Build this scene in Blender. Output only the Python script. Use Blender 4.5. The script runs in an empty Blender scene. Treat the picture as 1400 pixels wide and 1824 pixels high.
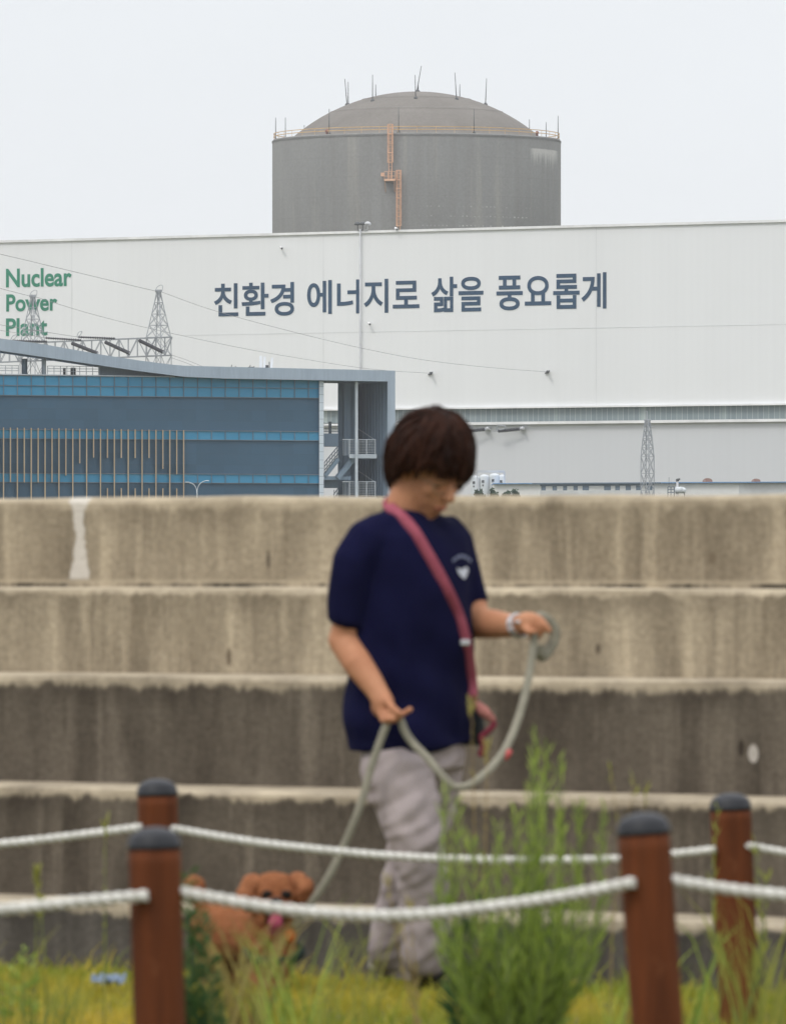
import bpy, math, random
from mathutils import Vector, Matrix, noise
from mathutils.bvhtree import BVHTree
import numpy as np

random.seed(7)
PI = math.pi
scene = bpy.context.scene
COL = scene.collection

# ------------------------------------------------------------------ camera, sky, sun, exposure
F = 14000.0          # focal length in photo pixels (photo 1400 wide)
EYE = 1.155          # eye height above the path
YH = 1000.0          # photo row of the horizon
CAM = Vector((0, 0, EYE))

def P(x, y, d):
    return Vector(((x-700.0)/F*d, d, EYE-(y-YH)/F*d))

cam = bpy.data.cameras.new("camera")
cam_o = bpy.data.objects.new("camera", cam)
COL.objects.link(cam_o)
cam_o.location = CAM
cam_o.rotation_euler = (PI/2, 0, 0)
cam.sensor_fit = 'HORIZONTAL'
cam.sensor_width = 27.63
cam.lens = F/1400.0*27.63
cam.shift_y = (YH-912.0)/1400.0
cam.clip_start = 0.5
cam.clip_end = 6000
cam.dof.use_dof = True
cam.dof.focus_distance = 1000
cam.dof.aperture_fstop = cam.lens/16.5
scene.camera = cam_o

SUN_EL, SUN_AZ = math.radians(52), math.radians(-140)     # azimuth from +Y towards +X: sun behind the camera's left
world = bpy.data.worlds.new("World")
scene.world = world
world.use_nodes = True
wn, wl = world.node_tree.nodes, world.node_tree.links
wn.clear()
w_out = wn.new('ShaderNodeOutputWorld')
w_bg = wn.new('ShaderNodeBackground')
w_sky = wn.new('ShaderNodeTexSky')
w_sky.sky_type = 'NISHITA'
w_sky.sun_disc = False
w_sky.sun_elevation = SUN_EL
w_sky.sun_rotation = SUN_AZ
w_tc = wn.new('ShaderNodeTexCoord')
w_sep = wn.new('ShaderNodeSeparateXYZ')
wl.new(w_tc.outputs['Generated'], w_sep.inputs[0])
w_ramp = wn.new('ShaderNodeValToRGB')                      # overcast: the zenith is about twice as bright as the horizon
w_ramp.color_ramp.elements[0].position = 0.0
w_ramp.color_ramp.elements[0].color = (0.425, 0.435, 0.448, 1)
w_ramp.color_ramp.elements[1].position = 1.0
w_ramp.color_ramp.elements[1].color = (0.93, 0.95, 0.98, 1)
e = w_ramp.color_ramp.elements.new(0.10); e.color = (0.435, 0.45, 0.468, 1)
wl.new(w_sep.outputs['Z'], w_ramp.inputs[0])
w_noise = wn.new('ShaderNodeTexNoise')
w_noise.inputs['Scale'].default_value = 9
w_noise.inputs['Detail'].default_value = 4
w_map = wn.new('ShaderNodeMapping')
w_map.inputs['Scale'].default_value = (1, 1, 3)
wl.new(w_tc.outputs['Generated'], w_map.inputs[0]); wl.new(w_map.outputs[0], w_noise.inputs[0])
w_mr = wn.new('ShaderNodeMapRange')
w_mr.inputs[1].default_value = 0.3; w_mr.inputs[2].default_value = 0.7
w_mr.inputs[3].default_value = 2.06; w_mr.inputs[4].default_value = 2.14
wl.new(w_noise.outputs[0], w_mr.inputs[0])
w_mul = wn.new('ShaderNodeVectorMath'); w_mul.operation = 'SCALE'
wl.new(w_ramp.outputs[0], w_mul.inputs[0]); wl.new(w_mr.outputs[0], w_mul.inputs['Scale'])
w_sk = wn.new('ShaderNodeVectorMath'); w_sk.operation = 'SCALE'
w_sk.inputs['Scale'].default_value = 0.06
wl.new(w_sky.outputs[0], w_sk.inputs[0])
w_mix = wn.new('ShaderNodeMixRGB')
w_mix.inputs[0].default_value = 0.06
wl.new(w_mul.outputs[0], w_mix.inputs[1]); wl.new(w_sk.outputs[0], w_mix.inputs[2])
wl.new(w_mix.outputs[0], w_bg.inputs[0])
w_bg.inputs[1].default_value = 1.0
wl.new(w_bg.outputs[0], w_out.inputs[0])

sun = bpy.data.lights.new("sun", 'SUN')
sun.energy = 1.1
sun.angle = math.radians(14)
sun.color = (1.0, 0.95, 0.88)
sun_o = bpy.data.objects.new("sun", sun)
COL.objects.link(sun_o)
sdir = Vector((math.sin(SUN_AZ)*math.cos(SUN_EL), math.cos(SUN_AZ)*math.cos(SUN_EL), math.sin(SUN_EL)))
sun_o.rotation_euler = sdir.to_track_quat('Z', 'Y').to_euler()
sun_o.location = sdir*60

vs = scene.view_settings
vs.view_transform = 'Standard'; vs.look = 'None'; vs.gamma = 1.0; vs.exposure = 0.0
vs.use_curve_mapping = False
HAZE = 0.0001

# ------------------------------------------------------------------ helpers: materials
def srgb(r, g, b):
    f = lambda c: (c/255/12.92) if c/255 <= .04045 else ((c/255+.055)/1.055)**2.4
    return (f(r), f(g), f(b), 1)

class NT:
    def __init__(s, name):
        s.m = bpy.data.materials.new(name); s.m.use_nodes = True
        s.t = s.m.node_tree; s.n = s.t.nodes; s.n.clear()
        s.out = s.n.new('ShaderNodeOutputMaterial')
        s.b = s.n.new('ShaderNodeBsdfPrincipled')
        s.t.links.new(s.b.outputs[0], s.out.inputs[0])
        s.tc = s.n.new('ShaderNodeTexCoord')
    def link(s, a, b): s.t.links.new(a, b)
    def coord(s, scale=(1, 1, 1), loc=(0, 0, 0)):
        m = s.n.new('ShaderNodeMapping'); m.inputs['Scale'].default_value = scale; m.inputs['Location'].default_value = loc
        s.link(s.tc.outputs['Object'], m.inputs[0]); return m.outputs[0]
    def noise(s, vec, scale, detail=5, rough=.6, lo=.35, hi=.65, a=0, b=1):
        n = s.n.new('ShaderNodeTexNoise'); n.inputs['Scale'].default_value = scale
        n.inputs['Detail'].default_value = detail; n.inputs['Roughness'].default_value = rough
        s.link(vec, n.inputs['Vector'])
        r = s.n.new('ShaderNodeMapRange'); r.clamp = True
        for i, v in zip((1, 2, 3, 4), (lo, hi, a, b)): r.inputs[i].default_value = v
        s.link(n.outputs[0], r.inputs[0]); return r.outputs[0]
    def mix(s, fac, a, b, kind='MIX'):
        m = s.n.new('ShaderNodeMixRGB'); m.blend_type = kind
        for sock, v in ((m.inputs[0], fac), (m.inputs[1], a), (m.inputs[2], b)):
            if hasattr(v, 'is_output') or isinstance(v, bpy.types.NodeSocket): s.link(v, sock)
            else: sock.default_value = v
        return m.outputs[0]
    def math(s, op, a, b=0.0, c=0.0):
        m = s.n.new('ShaderNodeMath'); m.operation = op
        for sock, v in zip(m.inputs, (a, b, c)):
            if isinstance(v, bpy.types.NodeSocket): s.link(v, sock)
            else: sock.default_value = v
        return m.outputs[0]
    def maprange(s, v, a, b, c=0, d=1):
        r = s.n.new('ShaderNodeMapRange'); r.clamp = True; r.interpolation_type = 'SMOOTHSTEP'
        for i, x in zip((1, 2, 3, 4), (a, b, c, d)): r.inputs[i].default_value = x
        s.link(v, r.inputs[0]); return r.outputs[0]
    def xyz(s):
        q = s.n.new('ShaderNodeSeparateXYZ'); s.link(s.tc.outputs['Object'], q.inputs[0]); return q.outputs
    def bump(s, h, strength, dist=.01):
        b = s.n.new('ShaderNodeBump'); b.inputs['Strength'].default_value = strength; b.inputs['Distance'].default_value = dist
        s.link(h, b.inputs['Height']); s.link(b.outputs[0], s.b.inputs['Normal'])
    def fin(s, color, rough=.7, metal=0, spec=.15):
        s.link(color, s.b.inputs['Base Color']) if isinstance(color, bpy.types.NodeSocket) else setattr(s.b.inputs['Base Color'], 'default_value', color)
        s.b.inputs['Roughness'].default_value = rough; s.b.inputs['Metallic'].default_value = metal
        s.b.inputs['Specular IOR Level'].default_value = spec
        return s.m

def mat(name, c1, c2=None, scale=(1, 1, 1), ns=4, rough=.7, metal=0, spec=.15, bump=0, bdist=.01, fine=.12):
    """noise blend between two close colours of the same surface, with fine mottling"""
    t = NT(name)
    c2 = c2 or tuple(v*.8 for v in c1[:3])+(1,)
    v = t.coord(scale)
    f = t.noise(v, ns)
    c = t.mix(f, c1, c2)
    g = t.noise(t.coord(scale), ns*7, 3, .6, .3, .7, 1-fine, 1+fine)
    c = t.mix(1.0, c, g, 'MULTIPLY')
    if bump: t.bump(t.noise(t.coord(scale), ns*5, 6), bump, bdist)
    return t.fin(c, rough, metal, spec)

# ------------------------------------------------------------------ helpers: geometry
def obj(name, me, parent=None, loc=None):
    o = bpy.data.objects.new(name, me); COL.objects.link(o)
    if parent is not None: o.parent = parent
    if loc is not None: o.location = loc
    return o

def thing(name, label, cat, loc=(0, 0, 0), rz=0, group=None):
    o = bpy.data.objects.new(name, None); COL.objects.link(o)
    o.location = loc; o.rotation_euler = (0, 0, rz)
    o.empty_display_size = .1
    o["label"] = label; o["category"] = cat
    if group: o["group"] = group
    return o

def root_loc(o):
    while o.parent is not None: o = o.parent
    return o.location

class MB:
    def __init__(s): s.v, s.f = [], []
    def add(s, vs, fs):
        k = len(s.v); s.v += [Vector(v) for v in vs]; s.f += [tuple(i+k for i in f) for f in fs]
    def hexa(s, q):                      # 8 points: bottom 4 ccw, top 4
        s.add(q, [(0, 3, 2, 1), (4, 5, 6, 7), (0, 1, 5, 4), (1, 2, 6, 5), (2, 3, 7, 6), (3, 0, 4, 7)])
    def box(s, lo, hi):
        (a, b, c), (d, e, f) = lo, hi
        s.hexa([(a, b, c), (d, b, c), (d, e, c), (a, e, c), (a, b, f), (d, b, f), (d, e, f), (a, e, f)])
    def slab(s, quad, depth):            # front quad (bl, br, tr, tl) pushed back by a vector
        d = Vector(depth); q = [Vector(p) for p in quad]
        s.hexa([q[0], q[1], q[1]+d, q[0]+d, q[3], q[2], q[2]+d, q[3]+d])
    def bar(s, p, q, w, h=None):
        p, q = Vector(p), Vector(q); d = (q-p)
        if d.length < 1e-6: return
        d.normalize(); h = h or w
        u = d.cross(Vector((0, 0, 1)))
        if u.length < 1e-3: u = Vector((1, 0, 0))
        u.normalize(); n = u.cross(d)
        u, n = u*w/2, n*h/2
        s.hexa([p-u-n, p+u-n, q+u-n, q-u-n, p-u+n, p+u+n, q+u+n, q-u+n])
    def loft(s, rings, cap=True):
        k = len(s.v); n = len(rings[0])
        for r in rings: s.v += [Vector(p) for p in r]
        for i in range(len(rings)-1):
            for j in range(n):
                a, b = k+i*n+j, k+i*n+(j+1) % n
                s.f.append((a, b, b+n, a+n))
        if cap:
            s.f.append(tuple(k+j for j in reversed(range(n))))
            s.f.append(tuple(k+(len(rings)-1)*n+j for j in range(n)))
    def tube(s, path, r, n=10, cap=True):
        path = [Vector(p) for p in path]
        rr = r if isinstance(r, (list, tuple)) else [r]*len(path)
        rings = []; u = None
        for i, p in enumerate(path):
            d = (path[min(i+1, len(path)-1)]-path[max(i-1, 0)]).normalized()
            if u is None:
                u = d.cross(Vector((0, 0, 1)))
                if u.length < 1e-3: u = Vector((1, 0, 0))
            u = (u-d*u.dot(d)).normalized(); w = d.cross(u)
            rings.append([p+(u*math.cos(2*PI*j/n)+w*math.sin(2*PI*j/n))*rr[i] for j in range(n)])
        s.loft(rings, cap)
    def lathe(s, prof, c, n=24, cap=True):
        c = Vector(c)
        s.loft([[c+Vector((r*math.cos(2*PI*j/n), r*math.sin(2*PI*j/n), z)) for j in range(n)] for r, z in prof], cap)
    def ell(s, c, r, M=None, nu=20, nv=12):
        c = Vector(c); rings = []
        for i in range(nv+1):
            t = -PI/2+PI*i/nv; cz, sz = max(math.cos(t), .02), math.sin(t)
            ring = []
            for j in range(nu):
                a = 2*PI*j/nu
                p = Vector((r[0]*cz*math.cos(a), r[1]*cz*math.sin(a), r[2]*sz))
                ring.append(c+(M @ p if M else p))
            rings.append(ring)
        s.loft(rings)
    def limb(s, pts, rad, n=14):         # tapered capsule chain
        s.tube(pts, rad, n)
        for p, r in zip(pts, rad): s.ell(p, (r, r, r), None, 14, 8)
    def mesh(s, name, loc=Vector((0, 0, 0)), smooth=False):
        me = bpy.data.meshes.new(name)
        me.from_pydata([tuple(v-loc) for v in s.v], [], s.f)
        me.update()
        if smooth: me.polygons.foreach_set('use_smooth', [True]*len(me.polygons))
        return me
    def build(s, name, m, parent=None, smooth=False, local=False, bevel=0):
        loc = Vector((0, 0, 0)) if (parent is None or local) else root_loc(parent)
        me = s.mesh(name, loc, smooth)
        me.materials.append(m)
        o = obj(name, me, parent)
        if bevel:
            b = o.modifiers.new('bevel', 'BEVEL'); b.width = bevel; b.segments = 2; b.limit_method = 'ANGLE'
        return o

def single(mb, name, m, label, cat, group=None, smooth=False, origin=None, bevel=0):
    loc = Vector(origin) if origin is not None else sum(mb.v, Vector())/len(mb.v)
    me = mb.mesh(name, loc, smooth); me.materials.append(m)
    o = obj(name, me, None, loc)
    o["label"] = label; o["category"] = cat
    if group: o["group"] = group
    if bevel:
        b = o.modifiers.new('bevel', 'BEVEL'); b.width = bevel; b.segments = 2; b.limit_method = 'ANGLE'
    return o

def structure(mb, name, m):
    me = mb.mesh(name); me.materials.append(m)
    o = obj(name, me); o["kind"] = "structure"; return o

def fused(mb, voxel, smooth_n=6, push=None):
    """one continuous skin over overlapping closed shapes"""
    me = mb.mesh("tmp")
    o = bpy.data.objects.new("tmp", me); COL.objects.link(o)
    r = o.modifiers.new('r', 'REMESH'); r.mode = 'VOXEL'; r.voxel_size = voxel; r.adaptivity = 0
    sm = o.modifiers.new('s', 'SMOOTH'); sm.factor = .5; sm.iterations = smooth_n
    dg = bpy.context.evaluated_depsgraph_get()
    new = bpy.data.meshes.new_from_object(o.evaluated_get(dg))
    bpy.data.objects.remove(o); bpy.data.meshes.remove(me)
    if push:
        new.update()
        nv = [v.normal.copy() for v in new.vertices]
        for v, nn in zip(new.vertices, nv): v.co += push(v.co, nn)
    new.polygons.foreach_set('use_smooth', [True]*len(new.polygons))
    new.update()
    return new

def place_mesh(me, name, m, parent):
    loc = root_loc(parent)
    me.transform(Matrix.Translation(-loc)); me.name = name
    me.materials.clear(); me.materials.append(m)
    return obj(name, me, parent)

def ray_on(me, x, y, lift=0.0):
    """point where the line of sight to a photo pixel meets a world-space mesh, lifted off it"""
    me.update()
    bvh = BVHTree.FromPolygons([v.co.copy() for v in me.vertices], [tuple(p.vertices) for p in me.polygons])
    def f(px, py, up=lift):
        d = (P(px, py, 20)-CAM).normalized()
        h, n, _, _ = bvh.ray_cast(CAM, d)
        return (h+n*up) if h else None
    return f

def smooth_path(pts, per=8):
    pts = [Vector(p) for p in pts]; out = []
    for i in range(len(pts)-1):
        p0, p1, p2, p3 = pts[max(i-1, 0)], pts[i], pts[i+1], pts[min(i+2, len(pts)-1)]
        for k in range(per):
            t = k/per
            out.append(.5*((2*p1)+(p2-p0)*t+(2*p0-5*p1+4*p2-p3)*t*t+(3*p1-p0-3*p2+p3)*t**3))
    out.append(pts[-1]); return out

def text_mesh(body, offset):
    cu = bpy.data.curves.new("t", 'FONT'); cu.body = body; cu.offset = offset; cu.resolution_u = 6
    o = bpy.data.objects.new("t", cu); COL.objects.link(o)
    dg = bpy.context.evaluated_depsgraph_get()
    me = bpy.data.meshes.new_from_object(o.evaluated_get(dg))
    bpy.data.objects.remove(o); return me

# ------------------------------------------------------------------ ground, path, grass edge
WALL_A = math.atan(F/20700.0)           # the steps recede to the left
CA, SA = math.cos(WALL_A), math.sin(WALL_A)
WD = 22.4                               # distance of the lowest riser on the optical axis
def wl_pt(u, w, z):                     # wall frame: u along (right is nearer), w away from the camera
    return Vector((u*CA+w*SA, WD-u*SA+w*CA, z))
def wall_u(x, w=0.0):
    k = (x-700)/F
    return (k*(WD+w*CA)-w*SA)/(CA+k*SA)
def ground_z(w):                        # a shallow swale runs along the foot of the wall
    t_ = max(0.0, min(1.0, (w+.95)/.7)); return -.06*t_*t_*(3-2*t_)

m_soil = mat("soil", (.11, .10, .035, 1), (.07, .075, .02, 1), ns=3, rough=.95, fine=.3)
g = MB()
ws = [-900, -20, -5, -.95, -.8, -.7, -.6, -.5, -.4, -.25, .1, 40, 1600]
g.v = [wl_pt(u, w, ground_z(w)) for w in ws for u in (-1500, -30, 30, 1500)]
for i in range(len(ws)-1):
    for j in range(3): g.f.append((i*4+j, i*4+j+1, i*4+j+5, i*4+j+4))
structure(g, "ground", m_soil)

# ------------------------------------------------------------------ stepped concrete wall
wall = thing("stepped_wall", "weathered five tier stepped concrete wall streaked with dark dirt behind the woman", "concrete wall", (0, WD, 0), -WALL_A)
def concrete(name, light, dark, streak, ztop, band, cap, seed, zgroove=None, patch=None, spots=()):
    t = NT(name)
    X = t.xyz()
    base = t.mix(t.noise(t.coord((1.2, 1.2, 1.2), (seed, 0, 0)), 1.9, 8, .68, .32, .68), light, dark)
    st = t.noise(t.coord((4.2, 4.2, .75), (seed*3.1, 0, seed)), 1.7, 7, .68, .42, .74)
    base = t.mix(t.math('MULTIPLY', st, .75), base, streak)
    big = t.noise(t.coord((1.5, 1.5, .8), (seed*2.3, 0, 2)), 1.4, 5, .6, .4, .68)
    base = t.mix(t.math('MULTIPLY', big, .42), base, streak)
    st2 = t.noise(t.coord((8, 8, .7), (seed*1.7, 4, seed)), 1.3, 6, .65, .5, .72)
    base = t.mix(t.math('MULTIPLY', st2, .75), base, tuple(min(1, q*1.35) for q in light[:3])+(1,))
    base = t.mix(1, base, t.noise(t.coord(), 55, 4, .7, .3, .7, .78, 1.2), 'MULTIPLY')
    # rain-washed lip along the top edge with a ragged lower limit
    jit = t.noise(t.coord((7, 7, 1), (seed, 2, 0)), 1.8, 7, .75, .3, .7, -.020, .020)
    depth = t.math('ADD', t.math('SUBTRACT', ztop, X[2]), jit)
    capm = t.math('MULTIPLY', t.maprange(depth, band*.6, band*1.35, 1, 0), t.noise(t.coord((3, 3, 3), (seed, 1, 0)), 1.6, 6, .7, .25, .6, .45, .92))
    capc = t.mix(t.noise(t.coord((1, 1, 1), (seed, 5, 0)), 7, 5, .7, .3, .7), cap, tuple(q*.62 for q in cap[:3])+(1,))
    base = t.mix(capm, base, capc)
    wet = t.math('MULTIPLY', t.noise(t.coord((6, 6, 1), (seed, 9, 0)), 1.2, 5, .6, .38, .62), t.maprange(depth, band, band+.09, 1, 0))
    base = t.mix(t.math('MULTIPLY', t.math('MULTIPLY', wet, t.math('SUBTRACT', 1.0, capm)), .55), base, streak)
    if zgroove is not None:
        gz_ = t.math('SUBTRACT', X[2], zgroove)
        gj = t.noise(t.coord((2.5, 2.5, 1), (seed, 3, 0)), 2.2, 6, .75, .40, .58, .0, .9)
        base = t.mix(t.math('MULTIPLY', t.maprange(gz_, .016, .030, .75, 0), .7), base, cap)
        base = t.mix(t.math('MULTIPLY', t.maprange(gz_, .010, .019, 1, 0), gj), base, (.035, .03, .024, 1))
    if patch:
        u0, z0, z1 = patch
        zz = t.math('DIVIDE', t.math('SUBTRACT', X[2], (z0+z1)/2), (z1-z0)/2)
        half = t.math('ADD', t.math('MULTIPLY', t.math('POWER', t.math('ABSOLUTE', zz), 3.0), .024), .022)
        wob = t.noise(t.coord((1, 1, 1), (1, 1, 1)), 14, 5, .7, .3, .7, -.014, .014)
        dd = t.math('SUBTRACT', t.math('ADD', t.math('ABSOLUTE', t.math('SUBTRACT', X[0], u0)), wob), half)
        pm = t.math('MULTIPLY', t.maprange(dd, -.006, .008, 1, 0), t.maprange(t.math('ABSOLUTE', zz), .92, 1.02, 1, 0))
        base = t.mix(t.math('MULTIPLY', pm, .85), base, (.62, .58, .52, 1))
    for (u0, z0, ru, rz, colr) in spots:
        a = t.math('POWER', t.math('DIVIDE', t.math('SUBTRACT', X[0], u0), ru), 2.0)
        b = t.math('POWER', t.math('DIVIDE', t.math('SUBTRACT', X[2], z0), rz), 2.0)
        pm = t.maprange(t.math('ADD', a, b), .6, 1.2, 1, 0)
        base = t.mix(t.math('MULTIPLY', pm, .8), base, colr)
    t.bump(t.noise(t.coord((1, 1, 1)), 30, 6, .7), .35, .01)
    return t.fin(base, .93, 0, .2)

SET = .40
ztops = [.153, .479, .809, 1.073, 1.357]
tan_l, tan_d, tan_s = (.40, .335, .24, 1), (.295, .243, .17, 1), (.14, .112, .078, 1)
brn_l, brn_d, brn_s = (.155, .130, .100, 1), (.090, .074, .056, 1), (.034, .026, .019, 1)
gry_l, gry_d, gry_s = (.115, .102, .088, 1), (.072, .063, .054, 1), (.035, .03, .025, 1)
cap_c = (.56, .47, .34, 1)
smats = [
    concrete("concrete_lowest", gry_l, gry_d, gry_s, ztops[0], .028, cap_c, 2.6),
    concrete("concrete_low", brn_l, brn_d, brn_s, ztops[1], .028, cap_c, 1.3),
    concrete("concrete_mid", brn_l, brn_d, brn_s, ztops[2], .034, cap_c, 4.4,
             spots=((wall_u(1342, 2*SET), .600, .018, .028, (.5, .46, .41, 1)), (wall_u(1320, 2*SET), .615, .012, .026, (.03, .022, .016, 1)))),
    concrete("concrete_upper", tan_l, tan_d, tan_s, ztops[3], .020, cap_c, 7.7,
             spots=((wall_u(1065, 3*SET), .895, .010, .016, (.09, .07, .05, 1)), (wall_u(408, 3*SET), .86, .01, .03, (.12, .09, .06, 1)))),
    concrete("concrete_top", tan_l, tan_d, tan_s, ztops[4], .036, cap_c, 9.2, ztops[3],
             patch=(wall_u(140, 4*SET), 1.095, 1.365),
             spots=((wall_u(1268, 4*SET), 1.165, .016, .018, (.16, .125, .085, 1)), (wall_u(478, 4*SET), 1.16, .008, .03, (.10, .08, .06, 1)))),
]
zb = -.12
for i, zt in enumerate(ztops):
    w0 = SET*i
    w1 = w0+SET+.12 if i < 4 else w0+.9
    s_ = MB()
    U0, U1, n = -14.0, 10.0, 240
    ch = .013
    prof = [(w0, zb-.05), (w0, zt-ch*1.4), (w0+ch*.4, zt-ch*.45), (w0+ch*1.4, zt), (w1, zt), (w1, zb-.05)]
    rings = []
    for k in range(n+1):
        u = U0+(U1-U0)*k/n
        ring = []
        for j, (w, z) in enumerate(prof):
            wv = zv = 0
            if 1 <= j <= 3:
                wv = .006*noise.noise(Vector((u*3.3, i*7, j*.6)))
                zv = .007*noise.noise(Vector((u*2.1+50, i*5, j*.6)))+.004*noise.noise(Vector((u*9, i, 3)))
            ring.append(Vector((u, w+wv, z+zv)))
        rings.append(ring)
    s_.loft(rings)
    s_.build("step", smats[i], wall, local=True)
    zb = zt

# ------------------------------------------------------------------ turbine hall (white) with lettering
HD = 1100.0
def hall_d(x): return HD/(1+.0315*(x-700)/700.0)
def hall(x, z, off=0.0):
    d = hall_d(x)-off
    return Vector(((x-700)/F*d, d, z))
def hz(y, x=700): return EYE-(y-YH)/F*hall_d(x)
HBACK = Vector((13, 26, 0))
hall_t = thing("turbine_hall", "huge white clad industrial hall with a window band and blue Korean lettering", "industrial hall", hall(700, 0))

def cladding(name, col, pitch, amt):
    t = NT(name)
    c = t.mix(t.noise(t.coord((1, 1, .25)), .05, 4, .5, .3, .7), col, tuple(q*.955 for q in col[:3])+(1,))
    st = t.noise(t.coord((1.1, 1.1, .02)), .5, 4, .6, .3, .7, .988, 1.008)
    c = t.mix(1, c, st, 'MULTIPLY')
    X = t.xyz()
    s = t.math('SINE', t.math('MULTIPLY', X[0], 2*PI/pitch))
    c = t.mix(1, c, t.maprange(s, -1, 1, 1-amt, 1), 'MULTIPLY')
    return t.fin(c, .55, 0, .3)
m_clad = cladding("white_cladding", (.79, .797, .805, 1), 1.0, .008)
m_clad2 = cladding("grey_white_cladding", (.615, .625, .645, 1), 1.0, .008)
m_trim = mat("white_trim", (.85, .85, .85, 1), ns=.2, rough=.5, fine=.03)
XL, XR = -260, 1660
z_roof, z_bt, z_bb = hz(413.5), hz(729), hz(754.5)
b = MB(); b.slab([hall(XL, z_bt), hall(XR, z_bt), hall(XR, z_roof), hall(XL, z_roof)], HBACK); b.build("upper_wall", m_clad, hall_t)
b = MB(); b.slab([hall(XL, -1, -.25), hall(XR, -1, -.25), hall(XR, z_bb, -.25), hall(XL, z_bb, -.25)], HBACK*.98); b.build("lower_wall", m_clad2, hall_t)
b = MB(); b.slab([hall(XL, z_roof+.003, .35), hall(XR, z_roof+.003, .35), hall(XR, z_roof+.35, .35), hall(XL, z_roof+.35, .35)], HBACK); b.build("roof_edge", m_trim, hall_t)
b = MB(); b.slab([hall(XL, z_bt-.06, .5), hall(XR, z_bt-.06, .5), hall(XR, z_bt+.16, .5), hall(XL, z_bt+.16, .5)], (0, .48, 0))
b.build("eave", m_trim, hall_t)
b = MB(); b.slab([hall(XL, z_bb-.3, .5), hall(XR, z_bb-.3, .5), hall(XR, z_bb+.08, .5), hall(XL, z_bb+.08, .5)], (0, .73, 0))
b.build("ledge", m_trim, hall_t)
# window band: translucent panels of slightly different ages
t = NT("louvre_glass")
X = t.xyz()
cell = t.math('FLOOR', t.math('DIVIDE', X[0], .72))
wn_ = t.n.new('ShaderNodeTexWhiteNoise'); wn_.noise_dimensions = '1D'; t.link(cell, wn_.inputs['W'])
c = t.mix(wn_.outputs[0], (.175, .22, .23, 1), (.22, .262, .27, 1))
big = t.noise(t.coord((1, 0, 0)), .25, 2, .5, .62, .66)
c = t.mix(t.math('MULTIPLY', big, .5), c, (.46, .52, .49, 1))
fr = t.math('FRACT', t.math('DIVIDE', X[0], .72))
c = t.mix(t.maprange(fr, .86, .95, 0, .55), c, (.5, .55, .56, 1))
m_band = t.fin(c, .5, 0, .3)
b = MB(); b.slab([hall(XL, z_bb, -.35), hall(XR, z_bb, -.35), hall(XR, z_bt, -.35), hall(XL, z_bt, -.35)], HBACK*.9); b.build("window_band", m_band, hall_t)

m_blue_letter = mat("slate_blue_paint", (.028, .072, .135, 1), ns=.1, rough=.6, fine=.04)
m_green_letter = mat("green_paint", (.035, .25, .155, 1), ns=.1, rough=.6, fine=.04)
def lettering(body, x0, x1, ytop, ybot, m, off, italic=0):
    me = text_mesh(body, off)
    co = np.empty(len(me.vertices)*3); me.vertices.foreach_get('co', co); co = co.reshape(-1, 3)
    lo, hi = co.min(0), co.max(0)
    mb = MB()
    xm = (x0+x1)/2
    zt, zb = hz(ytop, xm), hz(ybot, xm)
    vs = []
    for p in co:
        fx, fz = (p[0]-lo[0])/(hi[0]-lo[0]), (p[1]-lo[1])/(hi[1]-lo[1])
        vs.append(hall(x0+(x1-x0)*fx, zb+(zt-zb)*fz, .06))
    mb.add(vs, [tuple(p.vertices) for p in me.polygons])
    bpy.data.meshes.remove(me)
    mb.build("lettering", m, hall_t)
for body, x0, x1, yt, yb in (("친환경", 381, 524, 503, 563), ("에너지로", 547, 747, 497, 557.5), ("삶을", 768, 861, 492, 555), ("풍요롭게", 884, 1080, 486.5, 551)):
    lettering(body, x0, x1, yt, yb, m_blue_letter, .0185)
for body, x0, x1, yt, yb in (("Nuclear", 10.5, 127.5, 477, 510.5), ("Power", 11, 102, 523, 554), ("Plant", 10.5, 84.5, 566, 598)):
    lettering(body, x0, x1, yt, yb, m_green_letter, .025)
# thin panel joints
m_seam = mat("panel_joint", (.70, .71, .72, 1), ns=.2, rough=.6, fine=.02)
b = MB()
for x in (128, 576, 1062):
    b.slab([hall(x-.35, z_bt+.3, .03), hall(x+.35, z_bt+.3, .03), hall(x+.35, z_roof, .03), hall(x-.35, z_roof, .03)], (0, .02, 0))
zj = hz(590.5)
b.slab([hall(330, zj, .035), hall(1662, zj, .035), hall(1662, zj+.045, .035), hall(330, zj+.045, .035)], (0, .02, 0))
b.build("panel_joint", m_seam, hall_t)
m_pipe = mat("grey_paint", (.56, .57, .59, 1), ns=.4, rough=.5, fine=.05)
m_dkmetal = mat("dark_steel", (.10, .105, .11, 1), ns=.4, rough=.5, fine=.08)
# brackets where the earth wires end
for x, y in ((975, 662.5), (767, 665)):
    b = MB(); p = hall(x, hz(y, x))
    b.bar(p, p+Vector((0, -1.2, 0)), .25); b.ell(p+Vector((0, -1.2, 0)), (.22, .22, .22)); b.bar(p+Vector((-.35, -.1, -.2)), p+Vector((.35, -.1, .2)), .2)
    b.build("wire_bracket", m_dkmetal, hall_t)
# vent pipe with three hooded heads
pv = thing("vent_pipe", "tall grey pipe up the white hall topped by three mushroom hoods", "vent pipe", hall(641, 0, 1))
b = MB(); b.tube([hall(641.5, 0, .5), hall(641.5, z_roof+.6, .5)], .115, 10); b.build("pipe", m_pipe, pv, True)
for x, y in ((637, 397.5), (646, 397.5), (655, 397.5)):
    p = hall(x, hz(y+2, 641), .5)
    b = MB(); b.tube([hall(641.5+(x-641.5)*.5, z_roof+.35, .5), p+Vector((0, 0, -.7)), p], .07, 8); b.lathe([(.34, -.1), (.5, 0), (.42, .2), (.2, .36), (.03, .4)], p, 14)
    b.build("hood", m_pipe if x > 650 else m_dkmetal, pv, True)
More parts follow.
